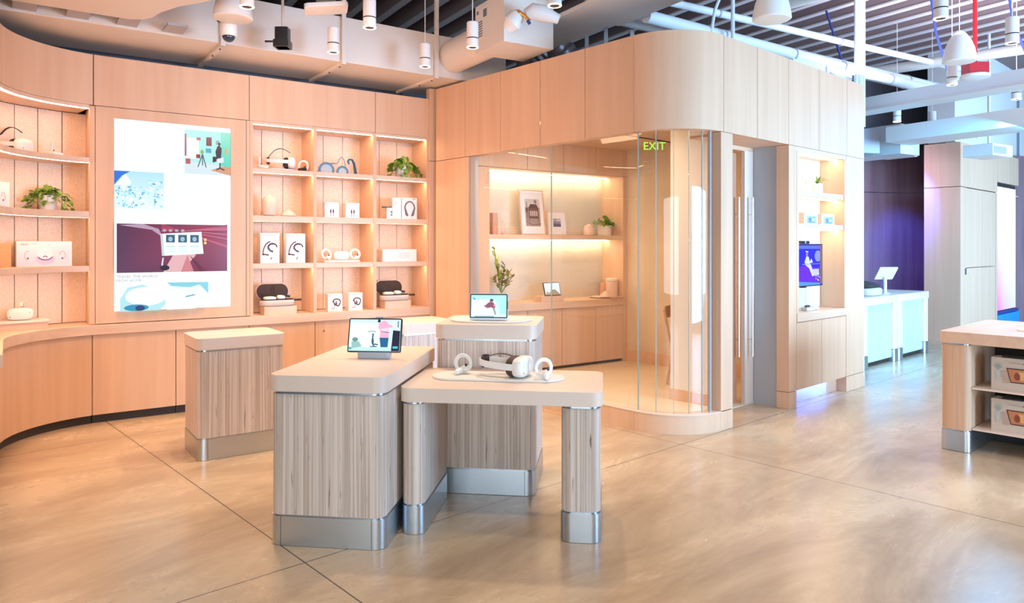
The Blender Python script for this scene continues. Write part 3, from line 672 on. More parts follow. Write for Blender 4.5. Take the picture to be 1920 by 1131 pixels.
def pill(label, fr, x, y, z, w, d, h=.012, rot=0, mat='mat_felt'):
    o = M().prism(rrect(-w / 2, w / 2, -d / 2, d / 2, d / 2 - .001, 12), 0, h, None, .003).build('display_mat', mat, None); fr.put(o, x, y, z, rot); return tag(o, label, 'mat')
pill('long white felt mat under the headset and two controllers on the bench table', T, 1.085, .55, .7655, .74, .25)
pill('white felt mat under the small tablet on the tallest pedestal', T, .955, 1.13, 1.0255, .52, .36, .010)
headset('white headset on the long mat of the bench table, seen side on', 1.205, .53, .778, T, R(76), strap='white_plastic', pad='dark_strap', L=.205, s=1.14, tall=-.02)
controller('motion_controller', 'white controller left of the headset on the bench table', .878, .60, .778, T, R(-10), R_=.045)
controller('motion_controller', 'white controller right of the headset on the bench table', 1.345, .50, .778, T, R(28), R_=.045)
def art_tab1(p):
    p.rect(0, 1, 0, 1, (.42, .72, .68), (.50, .84, .80), (.55, .80, .78)); p.rect(.06, .62, .12, .88, (.82, .95, .90), (.74, .93, .88)); p.rect(0, .07, .1, .9, (.70, .90, .90))
    p.poly([(0, .0), (.82, 0), (.82, .10), (0, .14)], (.42, .66, .62)); p.poly([(.05, .30), (.20, .30), (.26, .14), (.06, .08)], (.24, .42, .40)); p.oval(.12, .36, .06, .07, (.10, .26, .22)); p.oval(.03, .08, .03, .04, (.05, .30, .40))
    p.line([(.36, .60), (.46, .63), (.52, .60)], .004, (.06, .12, .12)); p.line([(.47, .56), (.46, .3), (.50, .14)], .010, (.03, .12, .14)); p.line([(.42, .14), (.56, .14)], .006, (.04, .1, .12)); p.oval(.47, .30, .025, .10, (.03, .10, .12)); p.line([(.50, .22), (.58, .20)], .008, (.03, .1, .12))
    p.poly([(.57, .88), (.66, .97), (.72, .96), (.78, .84), (.92, .80), (.92, .72), (.80, .74), (.77, .60), (.79, .42), (.60, .42), (.61, .62), (.56, .74)], (.66, .34, .48)); p.poly([(.61, .70), (.78, .74), (.80, .68), (.66, .60)], (.80, .52, .64)); p.line([(.62, .62), (.80, .58)], .003, (.10, .03, .10))
    p.poly([(.60, .42), (.78, .42), (.77, .12), (.63, .12)], (.01, .10, .22)); p.oval(.575, .95, .03, .05, (.01, .01, .03)); p.line([(.76, .72), (.92, .76)], .008, (.70, .56, .5)); p.poly([(.85, .92), (.93, .92), (.93, .78), (.85, .74)], (.78, .86, .80)); p.oval(.89, .84, .015, .02, (.25, .55, .2))
    p.poly([(.84, 0), (1, 0), (1, .64), (.86, .66)], (.010, .008, .028)); p.rect(.87, .97, .08, .15, (.05, .45, .55)); p.rect(.94, .97, .75, .95, (.15, .22, .3))
def art_tab2(p):
    p.rect(0, 1, 0, 1, (.52, .82, .82), (.30, .72, .68)); p.rect(.02, .70, .05, .8, (.60, .86, .84)); p.rect(.8, 1, .1, .9, (.30, .76, .68)); p.poly([(.03, .92), (.08, .88), (.13, .82), (.12, .77), (.08, .78), (.06, .84)], (.02, .28, .42)); p.oval(.2, .80, .02, .025, (.15, .3, .38), 10)
    p.poly([(.46, .62), (.54, .70), (.64, .66), (.70, .42), (.62, .40), (.56, .44), (.44, .38), (.38, .48)], (.18, .012, .06)); p.oval(.58, .76, .055, .07, (.01, .03, .05)); p.poly([(.60, .42), (.68, .40), (.72, .10), (.67, .10)], (.22, .24, .22)); p.oval(.42, .42, .04, .03, (.75, .35, .4)); p.oval(.66, .52, .03, .05, (.62, .12, .2))
    p.line([(.36, .50), (.42, .52)], .005, (.05, .1, .1)); p.rect(.1, .65, 0, .05, (.10, .28, .34))
    for k in range(4): p.rect(.84, .97, .22 + k * .09, .235 + k * .09, (.12, .42, .42))
t, mt = tablet('larger black framed tablet on a grey speaker foot showing a person in a pink shirt', T, .36, .575, .8555, .315, .198, art_tab1, rot=R(2), lean=14, base=.034, name='smart_display')
M().rbox(-.092, .092, -.018, .055, 0, .036, .012, bev=.003).build('speaker_base', 'grey_plastic', t)
M().box(-.0, .045, -.002, .006, .0, .008, mt @ Matrix.Translation((0, 0, .1985))).build('camera_bump', 'grey_plastic', t)
t, mt = tablet('small white framed tablet on the tallest pedestal showing a person sitting', T, .958, 1.02, 1.0362, .245, .168, art_tab2, rot=R(3), lean=7, frame='white_plastic', base=.002, name='smart_display')
M().prism([(-.10, .012), (.10, .012), (.10, .06), (-.10, .06)], 0, .05).build('rear_foot', 'white_plastic', t, .004)
M().box(.117, .121, .004, .012, .07, .12).build('side_button', 'dark_strap', t)

# ------------------------------------------------------------------ right-hand counter with boxes
t = thing('display_counter', 'large maple counter at the right edge with shelves holding tablet boxes', 'counter'); B.put(t)
M().prism(rrect(1.25, 2.45, -3.4, -1.365, .035, 6), .79, .875, None, .003).build('worktop', 'maple_flat', t)
for y0, y1 in ((-1.56, -1.372), (-3.39, -3.2)):
    l = M().rbox(1.262, 2.44, y0, y1, .158, .778, .04, n=8).build('leg', 'plywood_side', t)
    M().rbox(1.258, 2.444, y0 - .004, y1 + .004, .003, .150, .044, n=8).build('base', 'steel', l)
    M().rbox(1.266, 2.436, y0 + .004, y1 - .004, .150, .158, .04, n=8).build('lower_band', 'steel_joint', l); M().rbox(1.27, 2.43, y0 + .006, y1 - .006, .778, .7895, .04, n=8).build('upper_band', 'steel_joint', l)
for z in (.165, .462):
    M().box(1.30, 1.86, -3.195, -1.565, z, z + .012).build('shelf', 'laminate', t)
M().box(1.87, 1.90, -3.195, -1.565, .0, .775).build('back_panel', 'black_gap', t)
M().box(1.80, 1.83, -3.195, -1.565, .005, .15).build('power_strip', 'black_plastic', t)
m = M()
for k in range(4): m.box(1.794, 1.80, -1.86 - k * .07, -1.835 - k * .07, .05, .09)
m.build('sockets', 'grey_laminate', t)
FG = Frame(B.p(1.37, -1.668)[:2], math.cos(B.a - PI / 2), math.sin(B.a - PI / 2))
def art_tabbox(p):
    c = (.60, .48, .36); p.rect(0, 1, 0, 1, (.60, .50, .40)); p.oval(.12, .72, .05, .06, (.34, .42, .38), 8)
    for k in range(7): p.line([(.12, .62), (.12 + .08 * math.cos(k * .5), .72 + .14 * math.sin(k * .5))], .004, (.32, .42, .38))
    p.poly([(.08, .60), (.16, .60), (.15, .28), (.09, .28)], (.45, .50, .48)); p.poly([(.18, .62), (.28, .62), (.30, .22), (.22, .22)], (.48, .34, .28)); p.poly([(.26, .70), (.86, .70), (.88, .25), (.33, .25)], (.05, .03, .03)); p.poly([(.28, .67), (.84, .67), (.86, .28), (.34, .28)], (.52, .20, .09))
    p.poly([(.46, .60), (.80, .62), (.84, .40), (.50, .34)], (.72, .40, .14)); p.oval(.44, .46, .05, .12, (.25, .06, .04)); p.rect(.55, .8, .38, .46, (.25, .14, .10)); p.oval(.68, .54, .10, .05, (.70, .55, .2))
def tabbox(label, dx, z):
    t = thing('tablet_box', label, 'box', group='printed tablet boxes under the counter'); FG.put(t, dx, 0, z)
    M().box(0, .36, 0, .13, 0, .228).build('carton', 'offwhite_plastic', t, .002); M().box(.06, .34, .02, .12, .2285, .238).build('carry_handle', 'black_plastic', t)
    p = Pic(.36, .228, 0, 0, -.0006, .0003); art_tabbox(p); p.build('printed_front', 'print', t); text('Introducing', .014, (.11, -.0045, .193), 'lettering', 'grey_plastic', t); text('portal go', .016, (.19, -.0045, .192), 'lettering', 'black_foam', t)
tabbox('cream tablet box with an orange picture, on the upper counter shelf at the right edge', 0, .4745); tabbox('cream tablet box with an orange picture, on the lower counter shelf at the right edge', 0, .1775)
pill('cream mat under the tablet at the right edge of the counter', FG, .62 - .3, .38, .8755, .5, .36, .012)
def art_dark(p): p.rect(0, 1, 0, 1, (.30, .02, .05), (.05, .04, .10)); p.oval(.5, .5, .2, .2, (.4, .3, .1))
tablet('black tablet on the cream mat at the right edge, leaning back', FG, .34, .30, .888, .26, .17, art_dark, rot=R(20), lean=12, base=.002)

# ------------------------------------------------------------------ booth
def bpath_A(b1, b0): return [(0, b1, 1, 0), (0, b0, 1, 0)]
def arcst(a0, a1, n=14): return [(.5 - .5 * math.cos(R(a0 + (a1 - a0) * i / n)), .5 - .5 * math.sin(R(a0 + (a1 - a0) * i / n)), math.cos(R(a0 + (a1 - a0) * i / n)), math.sin(R(a0 + (a1 - a0) * i / n))) for i in range(n + 1)]
def bpath_R(a0, a1): return [(a0, 0, 0, 1), (a1, 0, 0, 1)]
g2 = .003
m = M(); sA = [3.225, 2.711, 2.152, 1.588, 1.029, .49]
for i in range(5): m.strip(bpath_A(sA[i] - g2, sA[i + 1] + g2), 0, .1, 2.437, 3.225)
m.strip([(0, .49 - g2, 1, 0)] + arcst(0, 90) + [(.543 - g2, 0, 0, 1)], 0, .1, 2.437, 3.225)
sR = [.543, 1.076, 1.638, 2.249, 2.875, 3.30]
for i in range(5): m.strip(bpath_R(sR[i] + g2, sR[i + 1] - (g2 if i < 4 else 0)), 0, .1, 2.437, 3.225)
o = m.build('wall_front', 'maple', None); struct(B.put(o))
m = M(); m.strip([(0, 3.2, 1, 0), (0, .5, 1, 0)] + arcst(0, 90)[1:] + [(3.25, 0, 0, 1)], .11, .12, 2.45, 3.2); o = m.build('trim_2', 'black_gap', None); struct(B.put(o))
m = M(); m.strip(bpath_A(3.225, 2.656), 0, .1, 0, 2.431); o = m.build('wall_front', 'maple', None); struct(B.put(o))
m = M(); m.strip(bpath_A(2.65, 1.30), 0, .13, 0, .150); m.strip(bpath_A(1.294, .493), 0, .13, 0, .150); m.strip(arcst(1, 90) + [(.5, 0, 0, 1)], 0, .13, 0, .15); m.strip(bpath_R(.503, .68), 0, .13, 0, .15)
o = m.build('baseboard_booth', 'maple', None); struct(B.put(o))
m = M(); m.strip(bpath_A(2.65, .5) + arcst(0, 90)[1:] + [(.503, 0, 0, 1)], -.004, .13, .150, .157); o = m.build('trim_3', 'laminate', None); struct(B.put(o))
m = M(); m.box(.503, .68, 0, .12, .157, 2.434); o = m.build('trim_4', 'maple', None, .003); struct(B.put(o))
# jambs of the sliding glass
m = M()
for k in range(4): m.box(.02 + k * .024, .034 + k * .024, 2.57 + .018 * k, 2.652, .157, 2.434)
o = m.build('trim_5', 'grey_laminate', None); struct(B.put(o))
m = M()
for k in range(4): m.box(.40 + k * .026, .416 + k * .026, .035 + k * .02, .05 + k * .02, .157, 2.434)
o = m.build('trim_6', 'grey_laminate', None); struct(B.put(o))
# panes
panes = [(bpath_A(2.56, 1.502)), (bpath_A(1.490, .50))] + [arcst(a, b_, 5) for a, b_ in ((2, 21), (22, 39), (40, 55), (56, 70), (71, 84))]
for i, st in enumerate(panes): o = M().strip(st, .05, .060, .158, 2.434).build('window_%d' % (i + 1), 'glass', None); struct(B.put(o))
jm = M(); jm.strip(bpath_A(1.499, 1.493), .049, .061, .158, 2.434)
for a in (1, 21.5, 39.5, 55.5, 70.5): jm.strip(arcst(a - .28, a + .28, 2), .048, .062, .158, 2.434)
o = jm.build('trim_7', 'glass_edge', None); struct(B.put(o))
# booth interior
o = M().prism([(.1, 3.4), (.1, .55), (.35, .14), (.69, .12), (.69, .36), (1.66, .36), (1.66, .3), (2.73, .3), (2.73, 3.4)], .001, .012).build('floor', 'paint_cream', None); struct(B.put(o))
o = M().prism([(.12, 3.7), (.12, .5)] + [(p_[0] + p_[2] * .12, p_[1] + p_[3] * .12) for p_ in arcst(0, 90)] + [(2.73, .12), (2.73, 3.7)], 2.745, 2.80).build('ceiling', 'maple_flat', None); struct(B.put(o))
m = M(); m.box(2.73, 2.80, .31, 3.0, 0, 2.745); o = m.build('wall_right', 'paint_cream', None); struct(B.put(o))
o = M().box(2.715, 2.73, .28, 2.85, .0, .16).build('baseboard_right', 'maple', None); struct(B.put(o))
o = M().box(1.17, 1.23, .36, .97, .0, 2.745).build('wall_inner', 'white_paint', None); struct(B.put(o))
o = M().box(1.155, 1.17, .36, .97, 0, .12).build('baseboard_inner', 'maple', None); struct(B.put(o))
o = M().box(3.24, 3.3, .41, 3.2, 0, 3.225).build('wall_far', 'maple', None); struct(B.put(o))
t = M(); t.box(-2.26, -2.094, 0, .06, .835, 2.40); t.box(-.022, .115, 0, .06, 0, 2.40)
for a, b_ in ((-2.26, -1.566), (-1.56, -1.02), (-1.014, -.50), (-.494, 0.115)): t.box(a, b_, 0, .06, 2.406, 2.745)
o = t.build('wall_inside_back', 'maple', None); struct(N.put(o))
t = thing('shelving_unit', 'brightly lit two level wall niche inside the glass booth', 'shelving'); N.put(t)
M().box(-2.094, -.022, .40, .42, .835, 2.40).build('back_panel', 'linen', t)
M().box(-2.11, -2.094, .06, .42, .835, 2.40).box(-.022, -.006, .06, .42, .835, 2.40).build('side_panel', 'maple', t)
s_ = M().box(-2.094, -.022, .0, .40, 1.583, 1.637).build('shelf', 'maple_flat', t, .002); M().box(-2.09, -.03, .30, .33, 1.573, 1.5825).build('led_strip', 'led_white', s_)
s_ = M().box(-2.094, -.022, .06, .42, 2.40, 2.42).build('top_panel', 'maple_flat', t); M().box(-2.09, -.03, .30, .33, 2.39, 2.3995).build('led_strip', 'led_white', s_)
o = M().box(-2.26, -.024, -.03, .40, .748, .835).build('worktop', 'maple_flat', None, .004); N.put(o); tag(o, 'maple worktop under the lit niche inside the glass booth', 'worktop')
for x0, x1, l in ((-2.26, -1.563, 'leftmost maple cabinet inside the glass booth, behind the tall pedestal'), (-1.557, -1.043, 'maple cabinet inside the booth under the leaning tablet'), (-1.037, -.500, 'maple cabinet inside the booth, left of the one at the cream wall'), (-.494, -.024, 'maple cabinet inside the booth nearest the cream wall')):
    t = thing('base_cabinet', l, 'cabinet'); N.put(t); M().box(x0, x1, .02, .4, .06, .745).build('body', 'maple_edge', t); M().box(x0, x1, 0, .019, .05, .743).build('door', 'maple', t, .0015); M().box(x0, x1, .04, .06, .013, .058).build('kick_plate', 'kick_black', t)
# exit sign and ceiling slot
t = thing('exit_sign', 'green glowing exit sign hanging from the booth ceiling', 'sign'); B.put(t, 1.74, 1.6, 0, R(-42))
M().box(-.13, .13, 0, .02, 2.53, 2.67).build('housing', 'glass', t); text('EXIT', .12, (-.115, -.004, 2.555), 'lettering', 'exit_green', t); M().tube([(0, .01, 2.67), (0, .01, 2.745)], .006).build('stem', 'chrome', t)
o = M().box(.9, 2.5, 1.9, 1.93, 2.738, 2.744).build('ceiling_slot', 'black_gap', None); B.put(o); tag(o, 'thin dark slot vent in the booth ceiling', 'vent')
o = M().rbox(0, .14, -.06, .0, 2.739, 2.744, .02).build('access_plate', 'grey_laminate', None); B.put(o, 2.2, 1.2); tag(o, 'small dark plate in the booth ceiling near the exit sign', 'plate')
t = thing('wall_grille', 'small square pale vent grille high on the cream booth wall', 'vent'); B.put(t)
M().box(2.722, 2.729, 2.30, 2.52, 2.40, 2.60).build('frame', 'paint_cream', t); m = M()
for k in range(7): m.box(2.718, 2.722, 2.32, 2.50, 2.415 + k * .026, 2.427 + k * .026)
m.build('slats', 'duct_white', t)
# door recess
o = M().box(.68, 1.66, .101, .42, 2.437, 2.46).build('trim_8', 'maple', None); struct(B.put(o))
o = M().box(1.655, 1.70, .125, .38, 0, 2.436).build('trim_9', 'grey_laminate', None); struct(B.put(o))
o = M().box(1.64, 1.787, 0, .122, .157, 2.434).box(1.64, 1.787, 0, .122, 0, .152).build('trim_10', 'maple', None, .002); struct(B.put(o))
t = bpy.data.objects.new('door_1', None); C.objects.link(t); struct(B.put(t))
M().box(1.50, 1.65, .365, .40, .012, 2.40).build('stile', 'laminate', t); M().box(1.40, 1.475, .44, .48, .012, 2.40).build('leaf_edge', 'terracotta_wood', t) if 'terracotta_wood' in MATS else None
grain('door_wood', (.42, .21, .13), (.55, .30, .20), (20, 20, 1), .4)
M().box(1.395, 1.475, .44, .48, .012, 2.38).build('leaf', 'door_wood', t)
M().box(1.23, 1.655, .37, .43, 2.40, 2.437).build('header', 'maple_edge', t)
for x_, y_ in ((1.555, .315), (1.445, .395)):
    h_ = M().tube([(x_, y_, .46), (x_, y_, 1.96)], .012, 12).build('pull_handle', 'chrome', t)
    M().tube([(x_, y_, .62), (x_, y_ + .05, .62)], .007).tube([(x_, y_, 1.80), (x_, y_ + .05, 1.80)], .007).build('handle_mount', 'chrome', h_)
# wooden chair seen through the door gap
grain('chair_wood', (.50, .24, .10), (.64, .34, .16), (10, 10, 10), .4)
t = thing('wooden_chair', 'orange brown wooden chair glimpsed through the booth doorway', 'chair'); B.put(t, 2.05, 1.30, .012, R(20))
M().rbox(-.22, .22, -.22, .22, .43, .46, .08).build('seat', 'chair_wood', t)
for sx in (-1, 1):
    for sy in (-1, 1): M().tube([(sx * .17, sy * .17, .43), (sx * .22, sy * .23, 0)], [.018, .013], 10).build('leg', 'chair_wood', t)
M().tube([(-.2, .2, .46), (-.22, .26, .80)], .014).tube([(.2, .2, .46), (.22, .26, .80)], .014).build('back_post', 'chair_wood', t); M().band([(-.23, .24, .76), (-.1, .28, .76), (.1, .28, .76), (.23, .24, .76)], -.06, .07, .015).build('backrest', 'chair_wood', t)
# right niche unit
t = thing('shelving_unit', 'narrow lit shelving niche with a screen in the cool lit booth side', 'shelving'); B.put(t)
M().box(1.79, 2.86, .002, .30, 2.392, 2.434).build('top_panel', 'maple_flat', t); M().box(1.84, 2.81, .08, .11, 2.382, 2.3915).build('led_strip', 'led_soft', t)
for z0, z1 in ((1.975, 2.028), (1.668, 1.718)):
    s_ = M().box(1.833, 2.817, .01, .25, z0, z1).build('shelf', 'maple_flat', t, .002); M().box(1.84, 2.81, .08, .11, z0 - .010, z0 - .0005).build('led_strip', 'led_soft', s_)
M().box(1.79, 1.832, .0, .30, .868, 2.391).box(2.818, 2.86, .0, .30, .868, 2.391).build('side_panel', 'maple', t)
m = M(); x = 1.833
while x < 2.8: m.box(x + .001, min(x + .16, 2.817), .252, .27, .868, 2.39); x += .163
m.build('back_panel', 'linen', t)
o = M().box(1.79, 2.86, -.008, .29, .79, .866).build('worktop', 'maple_flat', None, .003); B.put(o); tag(o, 'short worktop of the narrow niche below the blue screen', 'worktop')
for x0, x1, l in ((1.795, 2.303, 'left door cabinet under the blue screen niche'), (2.309, 2.857, 'right door cabinet under the blue screen niche')):
    t = thing('base_cabinet', l, 'cabinet'); B.put(t); M().box(x0, x1, .02, .3, .16, .787).build('body', 'maple_edge', t); M().box(x0, x1, .001, .019, .155, .785).build('door', 'maple', t, .0015)
o = M().box(1.79, 2.62, .10, .12, 0, .155).build('trim_11', 'white_paint', None); struct(B.put(o))
o = M().box(2.62, 2.86, .10, .30, 0, .155).build('trim_12', 'maple', None); struct(B.put(o))
o = M().box(2.863, 3.30, 0, .41, .157, 2.434).box(2.863, 3.30, 0, .41, 0, .152).build('trim_13', 'maple', None, .002); struct(B.put(o))
# screen in the niche
def art_tv(p):
    p.rect(0, 1, 0, 1, (.10, .0, .80), (.02, .0, .85)); p.rect(0, 1, .45, .93, (.01, .0, .80)); p.poly([(0, .0), (0, .46), (.55, .5), (.9, .3), (.9, .1)], (.10, .0, .72)); p.poly([(.1, .1), (.9, .05), (.9, .0), (0, .0), (0, .12)], (.06, .25, .80))
    p.rect(.05, .95, .90, .98, (.08, .12, .85)); p.poly([(.30, .58), (.38, .74), (.46, .70), (.52, .55), (.66, .30), (.72, .24), (.60, .22), (.48, .42), (.34, .50)], (.50, .58, .88)); p.oval(.39, .76, .045, .05, (.30, .10, .65)); p.line([(.34, .84), (.44, .82)], .012, (.5, .6, .9)); p.poly([(.50, .56), (.56, .66), (.62, .56)], (.7, .75, .92))
    p.oval(.82, .72, .13, .14, (.20, .24, .85)); p.rect(.62, .86, .24, .40, (.42, .48, .88)); p.line([(.2, .52), (.9, .53)], .006, (.25, .20, .85)); p.rect(.9, 1, .03, 1, (.16, .09, .10))
    for k in range(9): p.oval(random.uniform(.72, .9), random.uniform(.08, .3), .015, .02, (.55, .55, .9), 6)
t = thing('wall_screen', 'small landscape screen glowing violet blue inside the narrow niche', 'screen'); B.put(t, 1.86, .10, 1.105)
M().box(0, .68, 0, .035, 0, .42).build('housing', 'black_plastic', t, .003)
p = Pic(.54, .40, .125, .010, -.0010, .0003); art_tv(p); p.build('screen', 'screen_picture', t); M().box(.2, .45, .035, .15, .1, .3).build('wall_mount', 'black_plastic', t)
M().box(.10, .18, .0, .03, -.010, -.0005).box(.25, .33, 0, .03, -.010, -.0005).build('speaker_feet', 'black_plastic', t)
t = thing('camera_bar', 'small dark camera bar resting on top of the violet screen', 'camera'); B.put(t, 2.16, .10, 1.526)
M().box(-.08, .10, .0, .035, 0, .028).build('body', 'black_plastic', t, .003); M().lathe([(.009, 0), (.009, .003)], (0, 0, 0), 12, Matrix.Translation((.01, -.0005, .014)) @ Matrix.Rotation(R(90), 4, 'X')).build('lens', 'blue_light', t)
def fern(label, fr, x, y, z, r=.045, h=.11):
    t = thing('potted_plant', label, 'plant'); fr.put(t, x, y, z); rnd = random.Random(7)
    M().lathe([(r * .85, 0), (r, .01), (r, h), (r * .9, h), (r * .88, h - .01), (.001, h - .01)], (0, 0, 0), 24).build('pot', 'ceramic_white', t); m = M()
    for i in range(30):
        a = rnd.uniform(0, 2 * PI); L = rnd.uniform(.08, .17) ; u = rnd.uniform(.4, 1.3); vs = []; fs = []; n_ = 6
        for j in range(n_):
            f = j / (n_ - 1); wv = .008 * (1 - f) + .001; x_ = f * L; z_ = h + math.sin(f * 2.2) * .055 * u
            cx, cy = math.cos(a) * x_, math.sin(a) * x_ * .6; vs += [(cx - math.sin(a) * wv, cy + math.cos(a) * wv, z_), (cx + math.sin(a) * wv, cy - math.cos(a) * wv, z_ + .002)]
        for j in range(n_ - 1): fs.append((2 * j, 2 * j + 1, 2 * j + 3, 2 * j + 2))
        m.add(vs, fs)
    m.build('fronds', 'leaf', t, smooth=60)
fern('small spiky fern in a white pot on the top shelf of the narrow niche', B, 2.47, .12, 2.0285, .05, .10)
o = M().lathe([(.02, 0), (.04, .02), (.042, .05), (.025, .08), (.012, .09), (.012, .11)], (0, 0, 0), 20).build('vase', 'ceramic_white', None); B.put(o, 2.24, .15, 2.0285); tag(o, 'small pale bottle vase left of the fern in the narrow niche', 'vase')
g = 'white and blue picture boxes in the narrow niche'
for x_, l in ((2.03, 'left one of two small blue pictured boxes with orange sides in the narrow niche'), (2.40, 'right one of two small blue pictured boxes with orange sides in the narrow niche')):
    t = carton(l, x_, 1.7185, .29, .105, .08, art_blue, fr=B, y=.05, group=g, side='orange_card', brand=False)
    M().box(-.10, -.001, .0, .08, 0, .105).build('carton_side', 'orange_card', t)
t = thing('smart_glasses_case', 'small tan folded case with dark top on the niche worktop below the blue screen', 'case'); B.put(t, 2.25, .08, .8665)
M().prism([(-.09, 0), (.09, 0), (.07, .06), (-.09, .06)], 0, .035, None, .006).build('base', 'fabric_case', t); M().ell((-.02, .03, .044), .05, .02, .012).build('top', 'dark_strap', t); M().ell((.16, .03, .015), .04, .03, .015).build('puck', 'white_plastic', t)

# decor inside booth niche
t = thing('ceramic_sculpture', 'stepped pink ceramic block sculpture at the left of the booth niche', 'sculpture'); N.put(t, -1.90, .17, 1.6375)
M().rbox(-.07, .0, -.05, .05, 0, .25, .012).build('tall_block', 'terracotta', t); M().rbox(.001, .05, -.05, .05, 0, .20, .012).build('middle_block', 'ceramic_pink', t); M().ell((.09, 0, .075), .045, .045, .075).build('round_block', 'ceramic_pink', t)
def framed(label, x, w, h, art, lean=7, fm='maple_edge'):
    t = thing('picture_frame', label, 'picture'); N.put(t, x, .17, 1.6385); mt = Matrix.Rotation(R(-lean), 4, 'X'); b_ = .013
    m = M(); m.box(0, w, 0, .02, 0, b_, mt).box(0, w, 0, .02, h - b_, h, mt).box(0, b_, 0, .02, b_, h - b_, mt).box(w - b_, w, 0, .02, b_, h - b_, mt); m.build('frame', fm, t); M().box(b_, w - b_, .012, .018, b_, h - b_, mt).build('backing', 'white_paint', t)
    p = Pic(w - 2 * b_, h - 2 * b_, b_, b_, .011, .0003); p.rect(0, 1, 0, 1, (.84, .83, .84)); art(p); p.build('photo_print', 'print', t, mt)
def ph1(p):
    p.rect(.20, .85, .18, .82, (.34, .26, .24)); p.rect(.20, .85, .62, .82, (.60, .56, .54)); p.rect(.36, .78, .30, .60, (.12, .06, .05)); p.poly([(.34, .60), (.80, .60), (.70, .70), (.44, .70)], (.10, .05, .05))
    for k in range(4): p.rect(.40 + k * .09, .46 + k * .09, .42, .54, (.55, .46, .42))
    p.rect(.38, .76, .30, .36, (.35, .24, .20)); p.line([(.22, .30), (.50, .20), (.85, .24)], .006, (.08, .04, .04)); p.line([(.27, .75), (.30, .35)], .008, (.12, .08, .08)); p.oval(.66, .76, .06, .05, (.25, .2, .2), 9); p.oval(.28, .56, .05, .06, (.14, .09, .08), 9)
def ph2(p):
    p.rect(.30, .74, .34, .72, (.38, .37, .48)); p.rect(.30, .74, .34, .50, (.09, .07, .16)); p.line([(.30, .55), (.74, .57)], .007, (.10, .08, .14)); p.line([(.44, .72), (.46, .40)], .006, (.14, .12, .2)); p.line([(.64, .72), (.62, .45)], .004, (.12, .1, .2)); p.rect(.52, .72, .60, .68, (.62, .62, .66))
framed('tall framed sepia photograph of an old building leaning in the booth niche', -1.52, .37, .55, ph1); framed('small framed bluish photograph of water leaning right of the taller picture', -1.115, .30, .30, ph2, fm='ceramic_pink')
o = M().lathe([(.062, 0), (.072, .005), (.070, .09), (.055, .125), (.015, .145), (.001, .15)], (0, 0, 0), 28).build('vase', 'ceramic_pink', None); N.put(o, -.48, .15, 1.6375); tag(o, 'pink domed jar left of the potted plant in the booth niche', 'vase')
pothos('green bushy plant in a wide cream pot at the right of the booth niche', -.20, .16, 1.6375, N, .10, .13, 42, .15, .02, .17, 12, leaf='leaf', size=.075, bias=-.03)
def stalky(label, fr, x, y, z):
    t = thing('potted_plant', label, 'plant'); fr.put(t, x, y, z); rnd = random.Random(5)
    M().lathe([(.05, 0), (.075, .01), (.085, .12), (.075, .12), (.07, .11), (.001, .11)], (0, 0, 0), 24).build('pot', 'ceramic_white', t)
    m = M(); lf = M(); lf2 = M()
    for (dx, hh, lime) in ((-.10, .52, 1), (-.04, .30, 0), (.05, .33, 0), (.12, .26, 0), (.0, .24, 0), (-.12, .2, 0), (.16, .2, 0)):
        P = [(0, 0, .11), (dx * .5, rnd.uniform(-.03, .03), .11 + hh * .5), (dx, 0, .11 + hh)]; m.tube(P, .005, 6)
        for k in range(9):
            f = .35 + .65 * k / 8; c = (dx * f, 0, .11 + hh * f); a = rnd.uniform(0, 2 * PI)
            mt = Matrix.Translation(c) @ Matrix.Rotation(a, 4, 'Z') @ Matrix.Rotation(R(-rnd.uniform(20, 60)), 4, 'Y') @ Matrix.Translation((.035, 0, 0))
            (lf2 if lime else lf).ell((0, 0, 0), .038, .020, .003, 10, 4, mt)
    m.build('stems', 'stem', t); lf.build('leaves', 'leaf_dark', t); lf2.build('new_leaves', 'leaf_lime', t, label='bright lime new leaves')
stalky('upright leafy plant with a lime tip on the booth worktop, behind the small tablet', N, -1.83, .15, .8355)
riser('maple riser block under the small leaning tablet inside the booth', -1.18, .08, .8355, N, .34, .16, .065)
def art_mtn(p): p.rect(0, 1, 0, 1, (.55, .60, .58), (.62, .70, .72)); p.poly([(.2, 0), (.55, .6), (.75, .35), (1, 0)], (.30, .20, .14)); p.poly([(.45, .43), (.55, .6), (.66, .46)], (.7, .7, .68)); p.poly([(0, 0), (.15, .3), (.4, 0)], (.38, .28, .2))
tablet('small black framed tablet leaning on the riser inside the booth', N, -1.145, .04, .9015, .235, .165, art_mtn, lean=18, base=.002, rot=R(-5))
o = M().lathe([(.12, 0), (.20, .004), (.22, .014), (.19, .010), (.001, .008)], (0, 0, 0), 32).build('tray', 'ceramic_pink', None); N.put(o, -.20, .13, .8355); tag(o, 'round pink tray on the booth worktop near the cream wall', 'tray')
o = M().lathe([(.055, 0), (.072, .008), (.062, .035), (.035, .06), (.012, .075), (.001, .085)], (0, 0, 0), 28).build('jar_lid', 'ceramic_pink', None); N.put(o, -.27, .07, .8455); tag(o, 'low domed pink ceramic piece on the round tray', 'ornament')
t = thing('canister', 'tall pink canister with white lid on the round tray', 'canister'); N.put(t, -.10, .13, .8455); M().lathe([(.078, 0), (.082, .006), (.082, .20), (.07, .205)], (0, 0, 0), 28).build('body', 'ceramic_pink', t); M().lathe([(.080, .2055), (.082, .21), (.078, .235), (.06, .24)], (0, 0, 0), 28).build('lid', 'ceramic_white', t)
o = M().lathe([(.06, 0), (.065, .01), (.060, .17), (.04, .19)], (0, 0, 0), 24).build('canister', 'terracotta', None); N.put(o, .0 - .09, .29, .8355); tag(o, 'darker pink canister behind the white lidded canister', 'canister')

